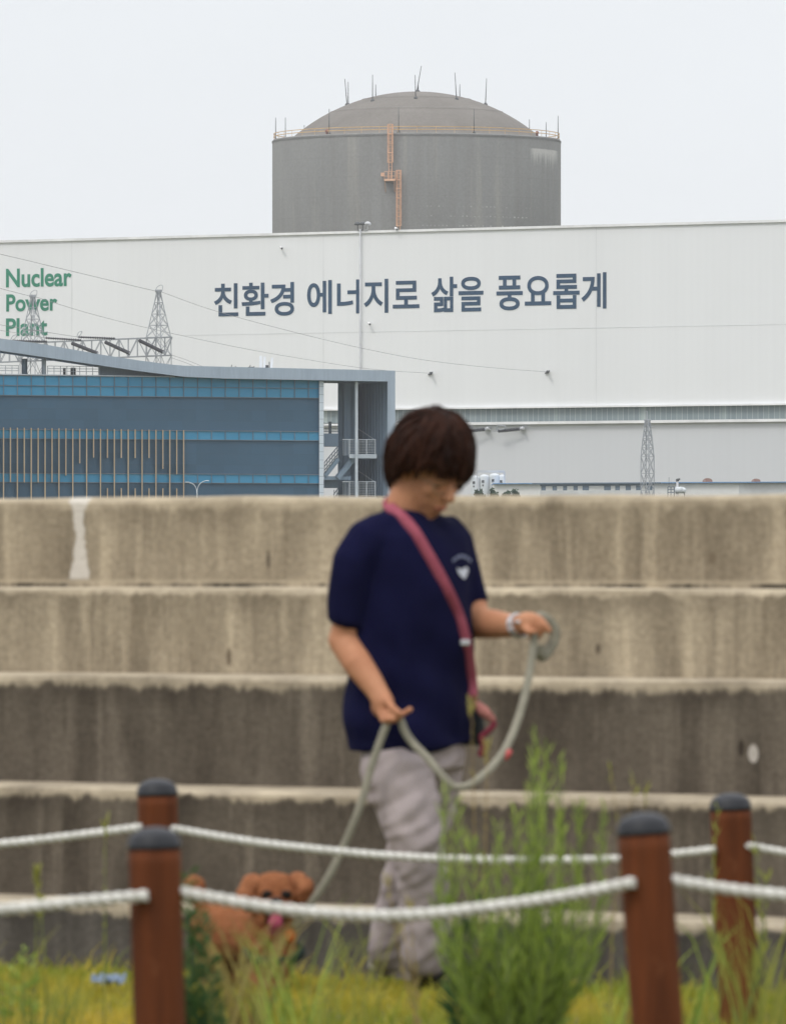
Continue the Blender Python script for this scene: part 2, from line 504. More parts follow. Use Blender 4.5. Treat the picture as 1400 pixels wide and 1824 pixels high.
# small roofline camera and wall lamps
def wall_lamp(x, y, label, dz=.8):
    p = hall(x, hz(y, x), .1); r = thing("security_camera", label, "security camera", p)
    b = MB(); b.bar(p, p+Vector((0, -.5, .06)), .12); b.build("arm", m_pipe, r)
    b = MB(); b.tube([p+Vector((-.08, -.5, .1)), p+Vector((.15, -1.0, -.1))], [.15, .19], 12); b.build("housing", m_trim, r, True)
    b = MB(); b.ell(p+Vector((.16, -1.02, -.11)), (.13, .08, .13)); b.build("lens", m_dkmetal, r, True)
wall_lamp(705, 407, "white security camera on the hall roof edge below the orange ladder")
wall_lamp(500.5, 441, "small dark camera high on the white hall above the Korean lettering")
wall_lamp(657, 576, "pale camera low on the white hall beside the tall grey pipe")

# ------------------------------------------------------------------ reactor containment
RD, RR = 1240.0, 257/F*1240.0
rc = Vector(((742-700)/F*RD, RD, 0))
ZR = EYE+(1000-249)/F*RD
reactor = thing("reactor_building", "grey domed concrete reactor building ringed with lightning rods behind the white hall", "reactor building", rc)
t = NT("containment_concrete")
X = t.xyz()
c = t.mix(t.noise(t.coord((1, 1, .5)), .12, 6, .6, .3, .7), (.25, .248, .24, 1), (.208, .207, .20, 1))
st = t.noise(t.coord((.5, .5, .02)), 1.2, 5, .6, .45, .7, 0, .4)
c = t.mix(st, c, (.18, .172, .158, 1))
st = t.noise(t.coord((.35, .35, .015), (9, 3, 0)), 1.3, 4, .6, .55, .7, 0, .3)
c = t.mix(st, c, (.40, .37, .315, 1))
lift = t.math('FRACT', t.math('DIVIDE', X[2], 3.05))
c = t.mix(t.maprange(lift, .95, .99, 0, .16), c, (.14, .135, .13, 1))
# tie-hole patches on the right-hand face, laid out in rows
row = t.math('FRACT', t.math('DIVIDE', X[2], 1.5))
colf = t.math('FRACT', t.math('DIVIDE', X[0], .62))
dots = t.math('MULTIPLY', t.maprange(t.math('ABSOLUTE', t.math('SUBTRACT', row, .5)), .05, .09, 1, 0), t.maprange(t.math('ABSOLUTE', t.math('SUBTRACT', colf, .5)), .16, .24, 1, 0))
reg = t.math('MULTIPLY', t.maprange(X[0], -1, 4, 0, 1), t.maprange(X[2], ZR-14, ZR-9, 1, 0))
reg = t.math('MULTIPLY', reg, t.maprange(X[0], 16, 19, 1, 0))
sel = t.noise(t.coord((1, 1, 1)), .9, 4, .7, .47, .6)
c = t.mix(t.math('MULTIPLY', t.math('MULTIPLY', dots, reg), t.math('MULTIPLY', sel, .75)), c, (.62, .62, .60, 1))
# efflorescence under the rim at the far right
er = t.math('MULTIPLY', t.maprange(X[0], 17.5, 18.3, 0, 1), t.maprange(X[0], 21.6, 22.4, 1, 0))
hang = t.noise(t.coord((2.2, 2.2, .02)), 1.0, 4, .7, .3, .7, .4, 4.5)
dn = t.math('SUBTRACT', ZR-2.0, X[2])
ev = t.math('MULTIPLY', t.maprange(dn, -.1, .1, 0, 1), t.maprange(t.math('DIVIDE', dn, hang), .1, 1.0, 1, 0))
c = t.mix(t.math('MULTIPLY', t.math('MULTIPLY', er, ev), .55), c, (.60, .585, .55, 1))
c = t.mix(1, c, t.noise(t.coord(), 2.2, 5, .7, .3, .7, .9, 1.09), 'MULTIPLY')
m_cont = t.fin(c, .9, 0, .2)
b = MB(); b.lathe([(RR, -2), (RR, ZR-.4), (RR-.15, ZR), (RR-3, ZR)], rc, 128); o = b.build("cylinder_wall", m_cont, reactor, True)
t = NT("dome_concrete")
c = t.mix(t.noise(t.coord((1, 1, 1)), .18, 6, .6, .3, .7), (.20, .183, .165, 1), (.162, .148, .133, 1))
X = t.xyz()
c = t.mix(t.noise(t.coord((.8, .8, .15)), .5, 5, .65, .5, .75, 0, .35), c, (.14, .125, .11, 1))
c = t.mix(1, c, t.noise(t.coord(), 2.0, 5, .7, .3, .7, .9, 1.09), 'MULTIPLY')
m_dome = t.fin(c, .9, 0, .2)
r0, hcap = 227/F*RD, 7.75
Rs = (r0*r0+hcap*hcap)/(2*hcap)
def dome_z(r): return ZR-.1+math.sqrt(max(Rs*Rs-r*r, 0))-(Rs-hcap)
prof = [(r0+.35, ZR-.12), (r0+.3, ZR+.12)]
for k in range(28):
    r = r0*(1-k/28)
    z = dome_z(r)
    if k in (9, 16): prof += [(r+.06, dome_z(r+.06)), (r+.03, z+.06)]
    prof.append((max(r, .05), z))
prof.append((.05, dome_z(0)))
b = MB(); b.lathe(prof, rc, 128); b.build("dome", m_dome, reactor, True)
m_orange = mat("salmon_paint", (.74, .46, .31, 1), ns=.5, rough=.6, fine=.08)
m_yellow = mat("ochre_rail_paint", (.66, .43, .21, 1), ns=.5, rough=.6, fine=.08)
# rim railing
b = MB(); n = 96
pts = [rc+Vector(((RR-.25)*math.cos(2*PI*k/n), (RR-.25)*math.sin(2*PI*k/n), ZR)) for k in range(n)]
for k in range(n):
    p, q = pts[k], pts[(k+1) % n]
    for h in (.95, .5): b.bar(p+Vector((0, 0, h)), q+Vector((0, 0, h)), .10)
    if k % 2 == 0: b.bar(p, p+Vector((0, 0, .95)), .05)
b.build("railing", m_yellow, reactor)
b = MB(); b.lathe([(RR-.3, ZR-.5), (RR+.05, ZR-.5), (RR+.05, ZR-.2), (RR-.3, ZR-.2)], rc, 128, False); b.build("rim", mat("rim_concrete", (.19, .187, .18, 1), ns=.4, rough=.9), reactor)
# rods
def rod(base, h, lean=(0, 0)):
    b = MB(); base = Vector(base)
    b.tube([base, base+Vector((lean[0]*.5, lean[1], h*.5)), base+Vector((lean[0], lean[1], h))], [.075, .06, .045], 8)
    b.lathe([(.36, -.3), (.3, .1), (.12, .3)], base, 12)
    b.build("lightning_rod", m_dkmetal, reactor, True)
PXM = RD/F
for zx, front, zl, lean in ((75, .25, 98, 0), (114, -.5, 110, 0), (194, -1, 85, 0), (309, 1, 108, 0), (603, 1, 107, 0), (922, 1, 103, 0), (1172, -1, 110, 0), (1242, -.5, 90, 0), (1289, .2, 105, 0)):
    dx = (zx/2.414+460-742)*PXM
    r = RR-.6
    dy = math.sqrt(max(r*r-dx*dx, 0))*(-1 if front > 0 else 1)
    rod(rc+Vector((dx, dy, ZR)), zl/2.414*PXM, (0, 0))
for zx, zy, zl, lean, back in ((382, 208, 112, -2, -.3), (387, 205, 98, 0, .3), (492, 203, 112, 0, -1), (505, 175, 60, 0, 1), (676, 195, 100, -.5, -1), (682, 148, 112, 4.0, 0), (688, 147, 28, 0, .4), (851, 195, 114, -1.5, -1), (867, 176, 62, 0, 1), (976, 210, 112, 1, -.3)):
    dx = (zx/2.414+460-742)*PXM
    want = EYE+(1000-(zy/2.414+100))/F*RD
    # radius on the dome where its height fits the photo's row
    best = min((abs(dome_z(r0*k/200)-want), r0*k/200) for k in range(0, 200))[1]
    best = max(best, abs(dx)+.01)
    dy = math.sqrt(best*best-dx*dx)*(1 if back > 0 else -1)
    rod(rc+Vector((dx, dy, dome_z(best))), zl/2.414*PXM, (lean*PXM*2, 0))
# ladders: tangent frame on the cylinder face
def face(px, z, out=0.0):
    dx = (px-742)*PXM*.982
    dy = -math.sqrt((RR+out)**2-dx*dx)
    return rc+Vector((dx, dy, z))
def rz(y): return EYE+(1000-y)/F*(RD-RR)
def ladder(xc, ytop, ybot, cage_bot, half):
    b = MB()
    zt, zb = rz(ytop), rz(ybot)
    for s_ in (-1, 1): b.bar(face(xc+s_*half*.55, zb, .35), face(xc+s_*half*.55, zt, .35), .12)
    z = zb+.2
    while z < zt: b.bar(face(xc-half*.55, z, .35), face(xc+half*.55, z, .35), .06); z += .55
    lad = b.build("ladder", m_orange, reactor)
    b = MB(); zc = rz(cage_bot); nh = max(3, int((zt-zc)/1.35))
    for i in range(nh+1):
        z = zc+(zt-zc)*i/nh
        pts = [face(xc-half, z, .35), face(xc-half, z, .9), face(xc-half*.5, z, 1.25), face(xc+half*.5, z, 1.25), face(xc+half, z, .9), face(xc+half, z, .35)]
        for p, q in zip(pts, pts[1:]): b.bar(p, q, .07, .1)
    for a, o_ in ((-1, .6), (-.8, 1.0), (0, 1.25), (.8, 1.0), (1, .6)):
        b.bar(face(xc+half*a, zc, o_), face(xc+half*a, zt, o_), .07)
    b.build("cage", m_orange, lad)
ladder(694.5, 221, 317, 288.5, 5.0)
ladder(709.5, 303, 412, 401.5, 4.6)
b = MB()
z = rz(322)
b.slab([face(684, z, 1.5), face(703, z, 1.5), face(703, z+.32, 1.5), face(684, z+.32, 1.5)], (0, 1.6, 0))
for x in (685, 701.5): b.bar(face(x, z, 1.4), face(x+1, rz(341), .1), .1)
pl = b.build("platform", m_orange, reactor)
b = MB()
for h in (.75, 1.45):
    b.bar(face(684, z+h, 1.45), face(703, z+h, 1.45), .07); b.bar(face(684, z+h, 1.45), face(684, z+h, .1), .07); b.bar(face(703, z+h, 1.45), face(703, z+h, .1), .07)
for x in (684, 690, 696, 703): b.bar(face(x, z, 1.45), face(x, z+1.45, 1.45), .07)
b.build("railing", m_orange, pl)
b = MB(); b.box(face(680.5, rz(311), .7)-Vector((.25, .3, .2)), face(680.5, rz(311), .7)+Vector((.25, .3, .35))); b.build("lamp_box", m_orange, pl)
for x, y in ((581, 237), (958, 240)):
    b = MB(); p = face(x, ZR, -.4); b.lathe([(.18, 0), (.18, .35), (.26, .4), (.26, .62), (.14, .8)], p, 12); b.build("obstruction_light", mat("red_lens", (.35, .16, .13, 1), ns=1, rough=.4), reactor, True)

# ------------------------------------------------------------------ blue glazed office building
BD = 700.0
def bl_d(x): return BD/(1-.022*(x-300)/700.0)
def bl(x, z, off=0.0):
    d = bl_d(x)-off
    return Vector(((x-700)/F*bl_d(x), d, z))
def bz(y): return EYE-(y-YH)/F*BD
blue = thing("office_building", "blue glazed office block with tan fins and a sweeping grey roof blade", "office building", bl(300, 0))
XB0, XB1 = -420, 568.5
t = NT("slate_panel")
X = t.xyz()
c = t.mix(t.noise(t.coord((1, 1, 1)), .12, 4, .5, .3, .7), (.046, .106, .17, 1), (.04, .094, .152, 1))
hl = t.math('FRACT', t.math('DIVIDE', X[2], .98))
c = t.mix(t.maprange(hl, .94, .985, 0, .35), c, (.045, .072, .10, 1))
pn = t.math('FLOOR', t.math('DIVIDE', X[0], 1.23)); pr = t.math('FLOOR', t.math('DIVIDE', X[2], .98))
wn_ = t.n.new('ShaderNodeTexWhiteNoise'); wn_.noise_dimensions = '2D'
cm = t.n.new('ShaderNodeCombineXYZ'); t.link(pn, cm.inputs[0]); t.link(pr, cm.inputs[1]); t.link(cm.outputs[0], wn_.inputs[0])
c = t.mix(1, c, t.maprange(wn_.outputs[0], 0, 1, .94, 1.05), 'MULTIPLY')
m_slate = t.fin(c, .5, 0, .3)
t = NT("blue_glass")
X = t.xyz()
pn = t.math('FLOOR', t.math('DIVIDE', X[0], 1.23)); pr = t.math('FLOOR', t.math('DIVIDE', X[2], .87))
wn_ = t.n.new('ShaderNodeTexWhiteNoise'); wn_.noise_dimensions = '2D'
cm = t.n.new('ShaderNodeCombineXYZ'); t.link(pn, cm.inputs[0]); t.link(pr, cm.inputs[1]); t.link(cm.outputs[0], wn_.inputs[0])
c = t.mix(wn_.outputs[0], (.04, .235, .41, 1), (.052, .262, .44, 1))
m_glass = t.fin(c, .35, 0, .3)
m_fascia = mat("grey_cladding", (.36, .43, .51, 1), (.325, .39, .47, 1), scale=(1, 1, .1), ns=.8, rough=.55, fine=.06)
m_mull = mat("mullion_metal", (.17, .21, .25, 1), ns=.5, rough=.5, fine=.05)
m_tan = mat("tan_fin_paint", (.47, .37, .245, 1), (.40, .31, .20, 1), scale=(1, 1, .1), ns=.8, rough=.6, fine=.1)
m_white2 = mat("pale_panel", (.56, .62, .68, 1), ns=.6, rough=.5, fine=.04)
t = NT("tiled_panel")
X = t.xyz()
c = t.mix(t.maprange(t.math('FRACT', t.math('DIVIDE', X[2], .735)), .92, .97, 0, .8), (.60, .67, .74, 1), (.22, .27, .32, 1))
m_tiles = t.fin(c, .5)
DEEP = Vector((0, 18, 0))
b = MB(); b.slab([bl(XB0, -1), bl(XB1, -1), bl(XB1, bz(669.5)), bl(XB0, bz(669.5))], DEEP); b.build("wall", m_slate, blue)
fx = [6.6+12.34*k for k in range(27)]
mull_x = [6.6+24.68*k for k in range(-17, 24)]
for yt, yb, mid in ((671, 706.5, 689), (766.8, 783, None), (844, 860, None)):
    b = MB(); b.slab([bl(XB0, bz(yb), .06), bl(XB1-.3, bz(yb), .06), bl(XB1-.3, bz(yt), .06), bl(XB0, bz(yt), .06)], (0, .05, 0))
    gs = b.build("window_strip", m_glass, blue)
    b = MB()
    for x in mull_x:
        if x < XB1-2: b.bar(bl(x, bz(yb), .12), bl(x, bz(yt), .12), .055, .08)
    for y in [yt, yb]+([mid] if mid else []):
        b.bar(bl(XB0, bz(y), .115), bl(XB1-.3, bz(y), .115), .07, .06)
    b.build("mullion", m_mull, gs)
stops = {1: 860, 3: 860, 5: 860, 7: 860, 9: 848, 11: 826, 13: 815.6, 15: 816, 17: 816, 19: 816, 21: 816, 23: 835, 25: 844.7}
for i in range(-12, 27):
    x = 6.6+12.34*i
    def fin(ya, yb):
        b = MB(); b.slab([bl(x-.95, bz(yb), .42), bl(x+.95, bz(yb), .42), bl(x+.95, bz(ya), .42), bl(x-.95, bz(ya), .42)], (0, .28, 0))
        b.build("fin", m_tan, blue)
    yt = 763.5+2.5*x/330
    if i % 2 == 0: fin(yt, 1015)
    elif i < 0: fin(yt, 860)
    else:
        fin(yt, stops[i])
        if i >= 15: fin(870, 1015)
# white corner column with tile joints
b = MB(); b.slab([bl(568.7, -1, .35), bl(576.6, -1, .35), bl(576.6, bz(676), .35), bl(568.7, bz(676), .35)], (0, 1.2, 0)); b.build("corner_column", m_tiles, blue)
# portal frame and the sweeping blade (one folded band)
top = [(-420, 575), (-150, 588), (0, 606.6), (81, 616.5), (180, 633), (250, 643), (306, 649.5), (330, 651.3), (400, 652.3), (704, 656)]
bot = [(-420, 597), (-150, 610), (0, 628), (81, 639), (180, 652.5), (250, 662), (306, 668.5), (330, 671), (400, 673.4), (690, 675.8)]
b = MB(); dv = Vector((0, 11, 0))
dens_t, dens_b = [], []
for k in range(len(top)-1):
    b.slab([bl(bot[k][0], bz(bot[k][1]), 1.0), bl(bot[k+1][0] if k < len(top)-2 else 704, bz(bot[k+1][1]), 1.0), bl(top[k+1][0], bz(top[k+1][1]), 1.0), bl(top[k][0], bz(top[k][1]), 1.0)], dv)
b.build("roof_blade", m_fascia, blue)
b = MB(); b.slab([bl(690.3, -1, 1.0), bl(704, -1, 1.0), bl(704, bz(675.8), 1.0), bl(690.3, bz(675.8), 1.0)], (0, 2.2, 0)); b.build("portal_pier", m_fascia, blue)
m_ribbed = mat("ribbed_slate", (.27, .35, .44, 1), (.255, .335, .42, 1), scale=(2, 2, .05), ns=.8, rough=.6, fine=.03)
# inner face of the portal: a side wall running back and turning left
b = MB(); b.slab([bl(637, -1, -9.5), bl(690, -1, -.2), bl(690, bz(676), -.2), bl(637, bz(676), -9.5)], (.3, .35, 0))
for k in range(9):
    x = 641+5.3*k; d_ = -9.5+9.3*(x-637)/53
    b.bar(bl(x, -1, d_+.08), bl(x, bz(676.5), d_+.08), .06, .12)
b.build("portal_wall", m_ribbed, blue)
b = MB(); b.slab([bl(601, -1, -6), bl(637.3, -1, -6), bl(637.3, bz(676), -6), bl(601, bz(676), -6)], (0, 5, 0))
for x0, x1, o_ in ((601, 604, .25), (605.5, 608, .2), (612, 624, .6), (628, 634, .3)):
    b.slab([bl(x0, -1, -6+o_), bl(x1, -1, -6+o_), bl(x1, bz(676.4), -6+o_), bl(x0, bz(676.4), -6+o_)], (0, o_-.01, 0))
b.build("stair_core", m_ribbed, blue)
b = MB(); b.slab([bl(632.6, -1, .1), bl(637.6, -1, .1), bl(637.6, bz(676), .1), bl(632.6, bz(676), .1)], (0, .25, 0)); b.build("post", m_white2, blue)
m_rail = mat("galvanised_rail", (.50, .54, .58, 1), ns=1, rough=.45, metal=.3, fine=.05)
m_rail2 = mat("grey_rail", (.16, .19, .22, 1), ns=1, rough=.5, fine=.05)
for yt, yb, rail in ((806.5, 814, 780.5), (884, 892, 856.5)):
    b = MB(); b.slab([bl(622, bz(yb), -.15), bl(671, bz(yb), -.15), bl(671, bz(yt), -.15), bl(622, bz(yt), -.15)], (0, 5, 0)); s_ = b.build("balcony", m_white2, blue)
    b = MB()
    for x in (622.5, 638.5, 653, 668.5): b.bar(bl(x, bz(yt), -.2), bl(x, bz(rail), -.2), .075)
    b.bar(bl(610, bz(rail), -.25), bl(669.5, bz(rail), -.25), .08)
    for k in range(8):
        y = rail+3+(yt-rail-3)*k/8; b.bar(bl(622, bz(y), -.22), bl(669, bz(y), -.22), .035)
    for k in range(5): x = 611+2.6*k; b.bar(bl(x, bz(yt+2), -3), bl(x, bz(rail+1), -3), .06)
    b.bar(bl(622.5, bz(rail), -.25), bl(608, bz(rail), -5), .06)
    b.bar(bl(668.5, bz(rail+1), -.3), bl(638, bz(rail-20), -3), .05)
    b.build("railing", m_rail, s_)
# floor slabs and stair in the see-through gap
for ya, yb in ((769, 792), (853, 867)):
    b = MB(); b.slab([bl(576, bz(yb), -3), bl(602, bz(yb), -3), bl(602, bz(ya), -3), bl(576, bz(ya), -3)], (0, 3, 0)); b.build("floor_slab", m_ribbed, blue)
b = MB()
b.bar(bl(578, bz(846), -2.6), bl(602, bz(815), -2.6), .3, .35); b.bar(bl(578, bz(846), -1.6), bl(602, bz(815), -1.6), .3, .35)
for k in range(9):
    x = 578+2.7*k; y = 845-3.45*k; b.slab([bl(x, bz(y), -1.6), bl(x+2.6, bz(y), -1.6), bl(x+2.6, bz(y-1), -1.6), bl(x, bz(y-1), -1.6)], (0, 1, 0))
b.slab([bl(576.8, bz(853), -1.5), bl(625, bz(853), -1.5), bl(625, bz(846.5), -1.5), bl(576.8, bz(846.5), -1.5)], (0, 1.3, 0))
b.bar(bl(600, bz(850), -1.5), bl(632, bz(812), -1.5), .5, .4)
st = b.build("stair", m_ribbed, blue)
b = MB()
for off in (0, 7, 14): b.bar(bl(577.5, bz(822+off), -1.5), bl(602, bz(792+off), -1.5), .07)
for k in range(6):
    x = 577.8+4.5*k; y = 822-5.5*k; b.bar(bl(x, bz(y+24), -1.5), bl(x, bz(y), -1.5), .06)
b.build("railing", m_rail2, st)
b = MB()
for y in (750, 755, 760, 765): b.bar(bl(576.5, bz(y), -4), bl(602, bz(y), -4), .06)
for x in (586, 588.5): b.bar(bl(x, bz(769), -4), bl(x, bz(747), -4), .14)
b.build("railing", m_rail2, blue)
b = MB()
for off in (0, 8): b.bar(bl(594, bz(880+off), -1.5), bl(602, bz(868+off), -1.5), .07)
for x in (595, 600): b.bar(bl(x, bz(890), -1.5), bl(x, bz(871), -1.5), .06)
b.build("railing", m_rail2, st)
# roof deck items under the blade
b = MB(); b.slab([bl(XB0, bz(669.3), .25), bl(312, bz(671.5), .25), bl(312, bz(670.0), .25), bl(XB0, bz(666.6), .25)], (0, 1.2, 0)); b.build("parapet", m_white2, blue)
for x0, x1, m_, o_ in ((35.5, 46, m_ribbed, -3), (73, 81, m_white2, -1.2), (-90, -80, m_white2, -1.2)):
    b = MB(); b.tube([bl((x0+x1)/2, bz(670), o_), bl((x0+x1)/2, bz(612 if x0 < 0 else 640), o_)], (x1-x0)/2*BD/F, 16); b.build("roof_column", m_, blue, True)
for x0, x1 in ((-60, 33), (84, 176)):
    b = MB()
    for y in (653.5, 658, 662.5): b.bar(bl(x0, bz(y), -.9), bl(x1, bz(y), -.9), .05)
    k = x0
    while k <= x1: b.bar(bl(k, bz(669), -.9), bl(k, bz(653.5), -.9), .06); k += 11.5
    b.build("railing", m_rail, blue)
b = MB(); b.slab([bl(124, bz(669), -2), bl(133, bz(669), -2), bl(133, bz(655.5), -2), bl(124, bz(655.5), -2)], (0, .5, 0)); b.build("roof_cabinet", m_dkmetal, blue)
b = MB(); b.tube([bl(113, bz(669), -2), bl(113, bz(656), -2)], .12, 8); b.build("roof_pipe", m_dkmetal, blue)
b = MB(); b.slab([bl(174, bz(669.5), -1.6), bl(318, bz(671), -1.6), bl(318, bz(668), -1.6), bl(174, bz(650), -1.6)], (0, 4, 0)); b.build("clerestory_wall", m_fascia, blue)

# rooftop antennas
an = thing("antenna_cluster", "three upright white panel antennas on the blue building's roof", "antenna", bl(470, bz(654), -4))
for x, yt, lean, w in ((463, 629.5, 0, 5), (469.5, 631, .6, 4), (481.5, 633, 2, 4)):
    b = MB(); b.slab([bl(x-w/2, bz(655), -4), bl(x+w/2, bz(655), -4), bl(x+w/2+lean, bz(yt), -4), bl(x-w/2+lean, bz(yt), -4)], (0, .2, 0)); b.build("panel_antenna", m_trim, an)
b = MB(); b.slab([bl(470.5, bz(655), -4.3), bl(477, bz(655), -4.3), bl(477, bz(646), -4.3), bl(470.5, bz(646), -4.3)], (0, .3, 0)); b.tube([bl(478.5, bz(655), -4), bl(478.5, bz(640), -4)], .04, 6); b.build("radio_box", m_dkmetal, an)
for x, lab in ((413, "small dark vent bracket on the flat roof left of the antennas"), (446, "low dark vent cap on the flat roof next to the antennas")):
    b = MB(); p = bl(x, bz(655), -3)
    b.bar(p+Vector((-.18, 0, 0)), p+Vector((-.05, 0, .42)), .06); b.bar(p+Vector((.15, 0, 0)), p+Vector((.3, 0, .3)), .07); b.box(p+Vector((-.25, -.1, 0)), p+Vector((.3, .15, .16 if x < 430 else .25)))
    single(b, "roof_vent", m_dkmetal, lab, "roof vent")

# ------------------------------------------------------------------ lattice structures and wires
m_galv = mat("galvanised_steel", (.36, .38, .41, 1), (.32, .34, .37, 1), ns=.5, rough=.6, metal=0, fine=.06)
m_porc = mat("dark_porcelain", (.075, .075, .085, 1), ns=2, rough=.5, fine=.06)
m_wire = mat("wire_grey", (.33, .335, .345, 1), ns=1, rough=.6, fine=.03)
GD = 880.0
def lattice(mb, cx, cy, levels, ang, w=.13, cross=True):
    cs = []
    for z, h in levels:
        cs.append([Vector((cx+h*math.cos(ang+PI/2*k), cy+h*math.sin(ang+PI/2*k), z)) for k in range(4)])
    for a, bq in zip(cs, cs[1:]):
        for k in range(4):
            mb.bar(a[k], bq[k], w*1.25)
            k2 = (k+1) % 4
            mb.bar(bq[k], bq[k2], w)
            if cross:
                mb.bar(a[k], bq[k2], w*.7); mb.bar(a[k2], bq[k], w*.7)
def gz(y, d=GD): return EYE-(y-YH)/F*d
gan = thing("wire_gantry", "grey steel lattice gantry with two pointed towers rising behind the roof blade", "lattice gantry", P(180, 1000, GD)-Vector((0, 0, EYE)))
beam_ends = []
for px, ytop, mid in ((282.5, 517.5, True), (58.5, 526.5, True)):
    c0 = P(px, 1000, GD); b = MB(); s_ = GD/F
    dy = ytop-517.5
    lv = [(0, 24*s_), (gz(760+dy), 23.5*s_), (gz(680+dy), 23.2*s_), (gz(633+dy), 23*s_), (gz(600.5+dy), 22.3*s_), (gz(579+dy), 17*s_), (gz(559+dy), 12.3*s_), (gz(538.5+dy), 7.5*s_), (gz(517.5+dy), 3.2*s_)]
    lattice(b, c0.x, c0.y, lv, .22, .065)
    b.bar(P(px-6, ytop+.4, GD), P(px+6, ytop+.4, GD), .3)
    pts = [P(px+7.5*math.sin(a)*(1 if a < PI else 1), ytop-5-5*math.cos(a)*(-1), GD) for a in [2*PI*k/14 for k in range(14)]]
    arc = [P(px-6, ytop+1, GD), P(px-3, ytop-6, GD), P(px+3, ytop-10, GD), P(px+7, ytop-9, GD), P(px+7, ytop-3, GD), P(px+5, ytop+1, GD)]
    b.tube(smooth_path(arc, 4), .035, 5)
    b.build("tower", m_galv, gan)
b = MB()
def beam_pt(px, lower, back):
    f_ = (px-58.5)/(282.5-58.5)
    yt = 609.6+(600.5-609.6)*f_
    return P(px, yt+(32.5 if lower else 0), GD)+Vector((0, 2.0 if back else 0, 0))
xs = [58.5-75+16.3*k for k in range(24)]; xs = [x for x in xs if x < 306]+[306]
for back in (0, 1):
    for low in (0, 1): b.bar(beam_pt(xs[0], low, back), beam_pt(xs[-1], low, back), .11)
    for i, (x0, x1) in enumerate(zip(xs, xs[1:])):
        b.bar(beam_pt(x0, 0, back), beam_pt(x0, 1, back), .075)
        b.bar(beam_pt(x0, i % 2, back), beam_pt(x1, (i+1) % 2, back), .075)
for x0, x1 in zip(xs, xs[1:]):
    b.bar(beam_pt(x0, 0, 0), beam_pt(x1, 0, 1), .07); b.bar(beam_pt(x0, 1, 1), beam_pt(x1, 1, 0), .07); b.bar(beam_pt(x0, 0, 0), beam_pt(x0, 0, 1), .08)
b.build("beam", m_galv, gan)

def insulator(p, q, r, label, group, rings=16, loop=None):
    p, q = Vector(p), Vector(q)
    rt = thing("insulator_string", label, "insulator", (p+q)/2, 0, group)
    d = q-p; L = d.length; M = d.normalized().to_track_quat('Z', 'Y').to_matrix()
    prof = [(r*.3, 0)]
    for k in range(rings):
        z = L*(k+.2)/rings
        prof += [(r*.45, z), (r, z+L/rings*.25), (r*.9, z+L/rings*.45), (r*.45, z+L/rings*.6)]
    prof.append((r*.3, L))
    b = MB()
    b.loft([[p+M @ Vector((rr*math.cos(2*PI*j/12), rr*math.sin(2*PI*j/12), z)) for j in range(12)] for rr, z in prof])
    b.build("discs", m_porc, rt)
    b = MB()
    b.ell(q, (r*.45, r*.45, r*.45)); b.build("fitting", m_galv, rt, True)
    b = MB(); b.ell(p, (r*.45, r*.45, r*.45))
    if loop: b.tube(smooth_path(loop, 5), r*.28, 6)
    b.build("fitting", m_galv, rt, True)
g_ins = "insulator strings on the lattice gantry"
insulator(P(81, 601.5, GD-3), P(145, 605.5, GD-2), .16, "long dark insulator string nearly level above the roof blade's second column", g_ins)
insulator(P(21, 606.5, GD-3), P(84, 608, GD-2), .16, "dark insulator string lying level in front of the left lattice tower", g_ins,
          loop=[P(19, 605, GD-3), P(23, 598, GD-3), P(30, 596, GD-3), P(27, 602, GD-3), P(21, 606, GD-3)])
insulator(P(139, 600, GD-3), P(205, 602.5, GD-2), .16, "level insulator string resting along the gantry beam's top chord", g_ins,
          loop=[P(137, 599, GD-3), P(140, 592, GD-3), P(146, 590, GD-3), P(143, 596, GD-3), P(138, 600, GD-3)])
insulator(P(128, 611, GD-4), P(174, 629, GD-8), .22, "thick dark insulator hanging diagonally, leftmost of the three slanting ones in the beam", g_ins)
insulator(P(187.5, 609, GD-4), P(231, 629, GD-8), .22, "thick dark slanting insulator in the middle of the lattice beam", g_ins)
insulator(P(248, 606, GD-4), P(291, 627, GD-8), .22, "thick dark slanting insulator touching the right lattice tower's legs", g_ins)

def wire(pts, label, r=.026, group="overhead wires", per=10):
    b = MB(); b.tube(smooth_path(pts, per), r, 5)
    return single(b, "overhead_wire", m_wire, label, "overhead wire", group)
def hp(x, y): return hall(x, hz(y, x), .9)
def blend(x, y, d): return P(x, y, d)
wire([P(-120, 425, 820), P(0, 452, 838), P(130, 483, 858), P(247, 511, 875), P(280, 518.5, GD)], "thin earth wire running from upper left down to the right tower's tip", .03)
wire([P(285, 518.5, GD), P(384, 553.5, 905), P(529, 592.5, 945), P(650, 621, 985), P(760, 641.5, 1018), P(880, 655, 1052), hall(975, hz(662.5, 975), 1.2)], "thin wire sagging from the right lattice tower across the lettering to the far right bracket")
wire([P(-120, 480, 830), P(0, 513, 848), P(30, 521, 865), P(56, 527.5, GD)], "thin earth wire reaching the left lattice tower's tip from the left edge", .03)
wire([P(61, 527.5, GD), P(160, 558, 905), P(264, 584, 930), P(420, 617.5, 968), P(540, 639, 1000), P(660, 657, 1040), hall(767, hz(665, 767), 1.2)], "thin wire sagging from the left lattice tower behind the antennas to the nearer bracket")
wire([P(-100, 560, 860), P(0, 578, 868), P(81, 591, 874), P(139, 600, GD-3)], "conductor wire ending at the level insulator on the beam's top chord")
wire([P(-100, 573, 860), P(0, 588, 868), P(50, 596, 874), P(81, 601.5, GD-3)], "conductor wire ending at the insulator above the blade's second column")
wire([P(-100, 590, 860), P(-40, 598, 870), P(21, 606.5, GD-3)], "conductor wire ending at the insulator in front of the left tower")
wire([P(306, 632, GD), P(330, 640, 872), P(360, 652, 862)], "upper of two short cables dropping right from the right tower to the roof")
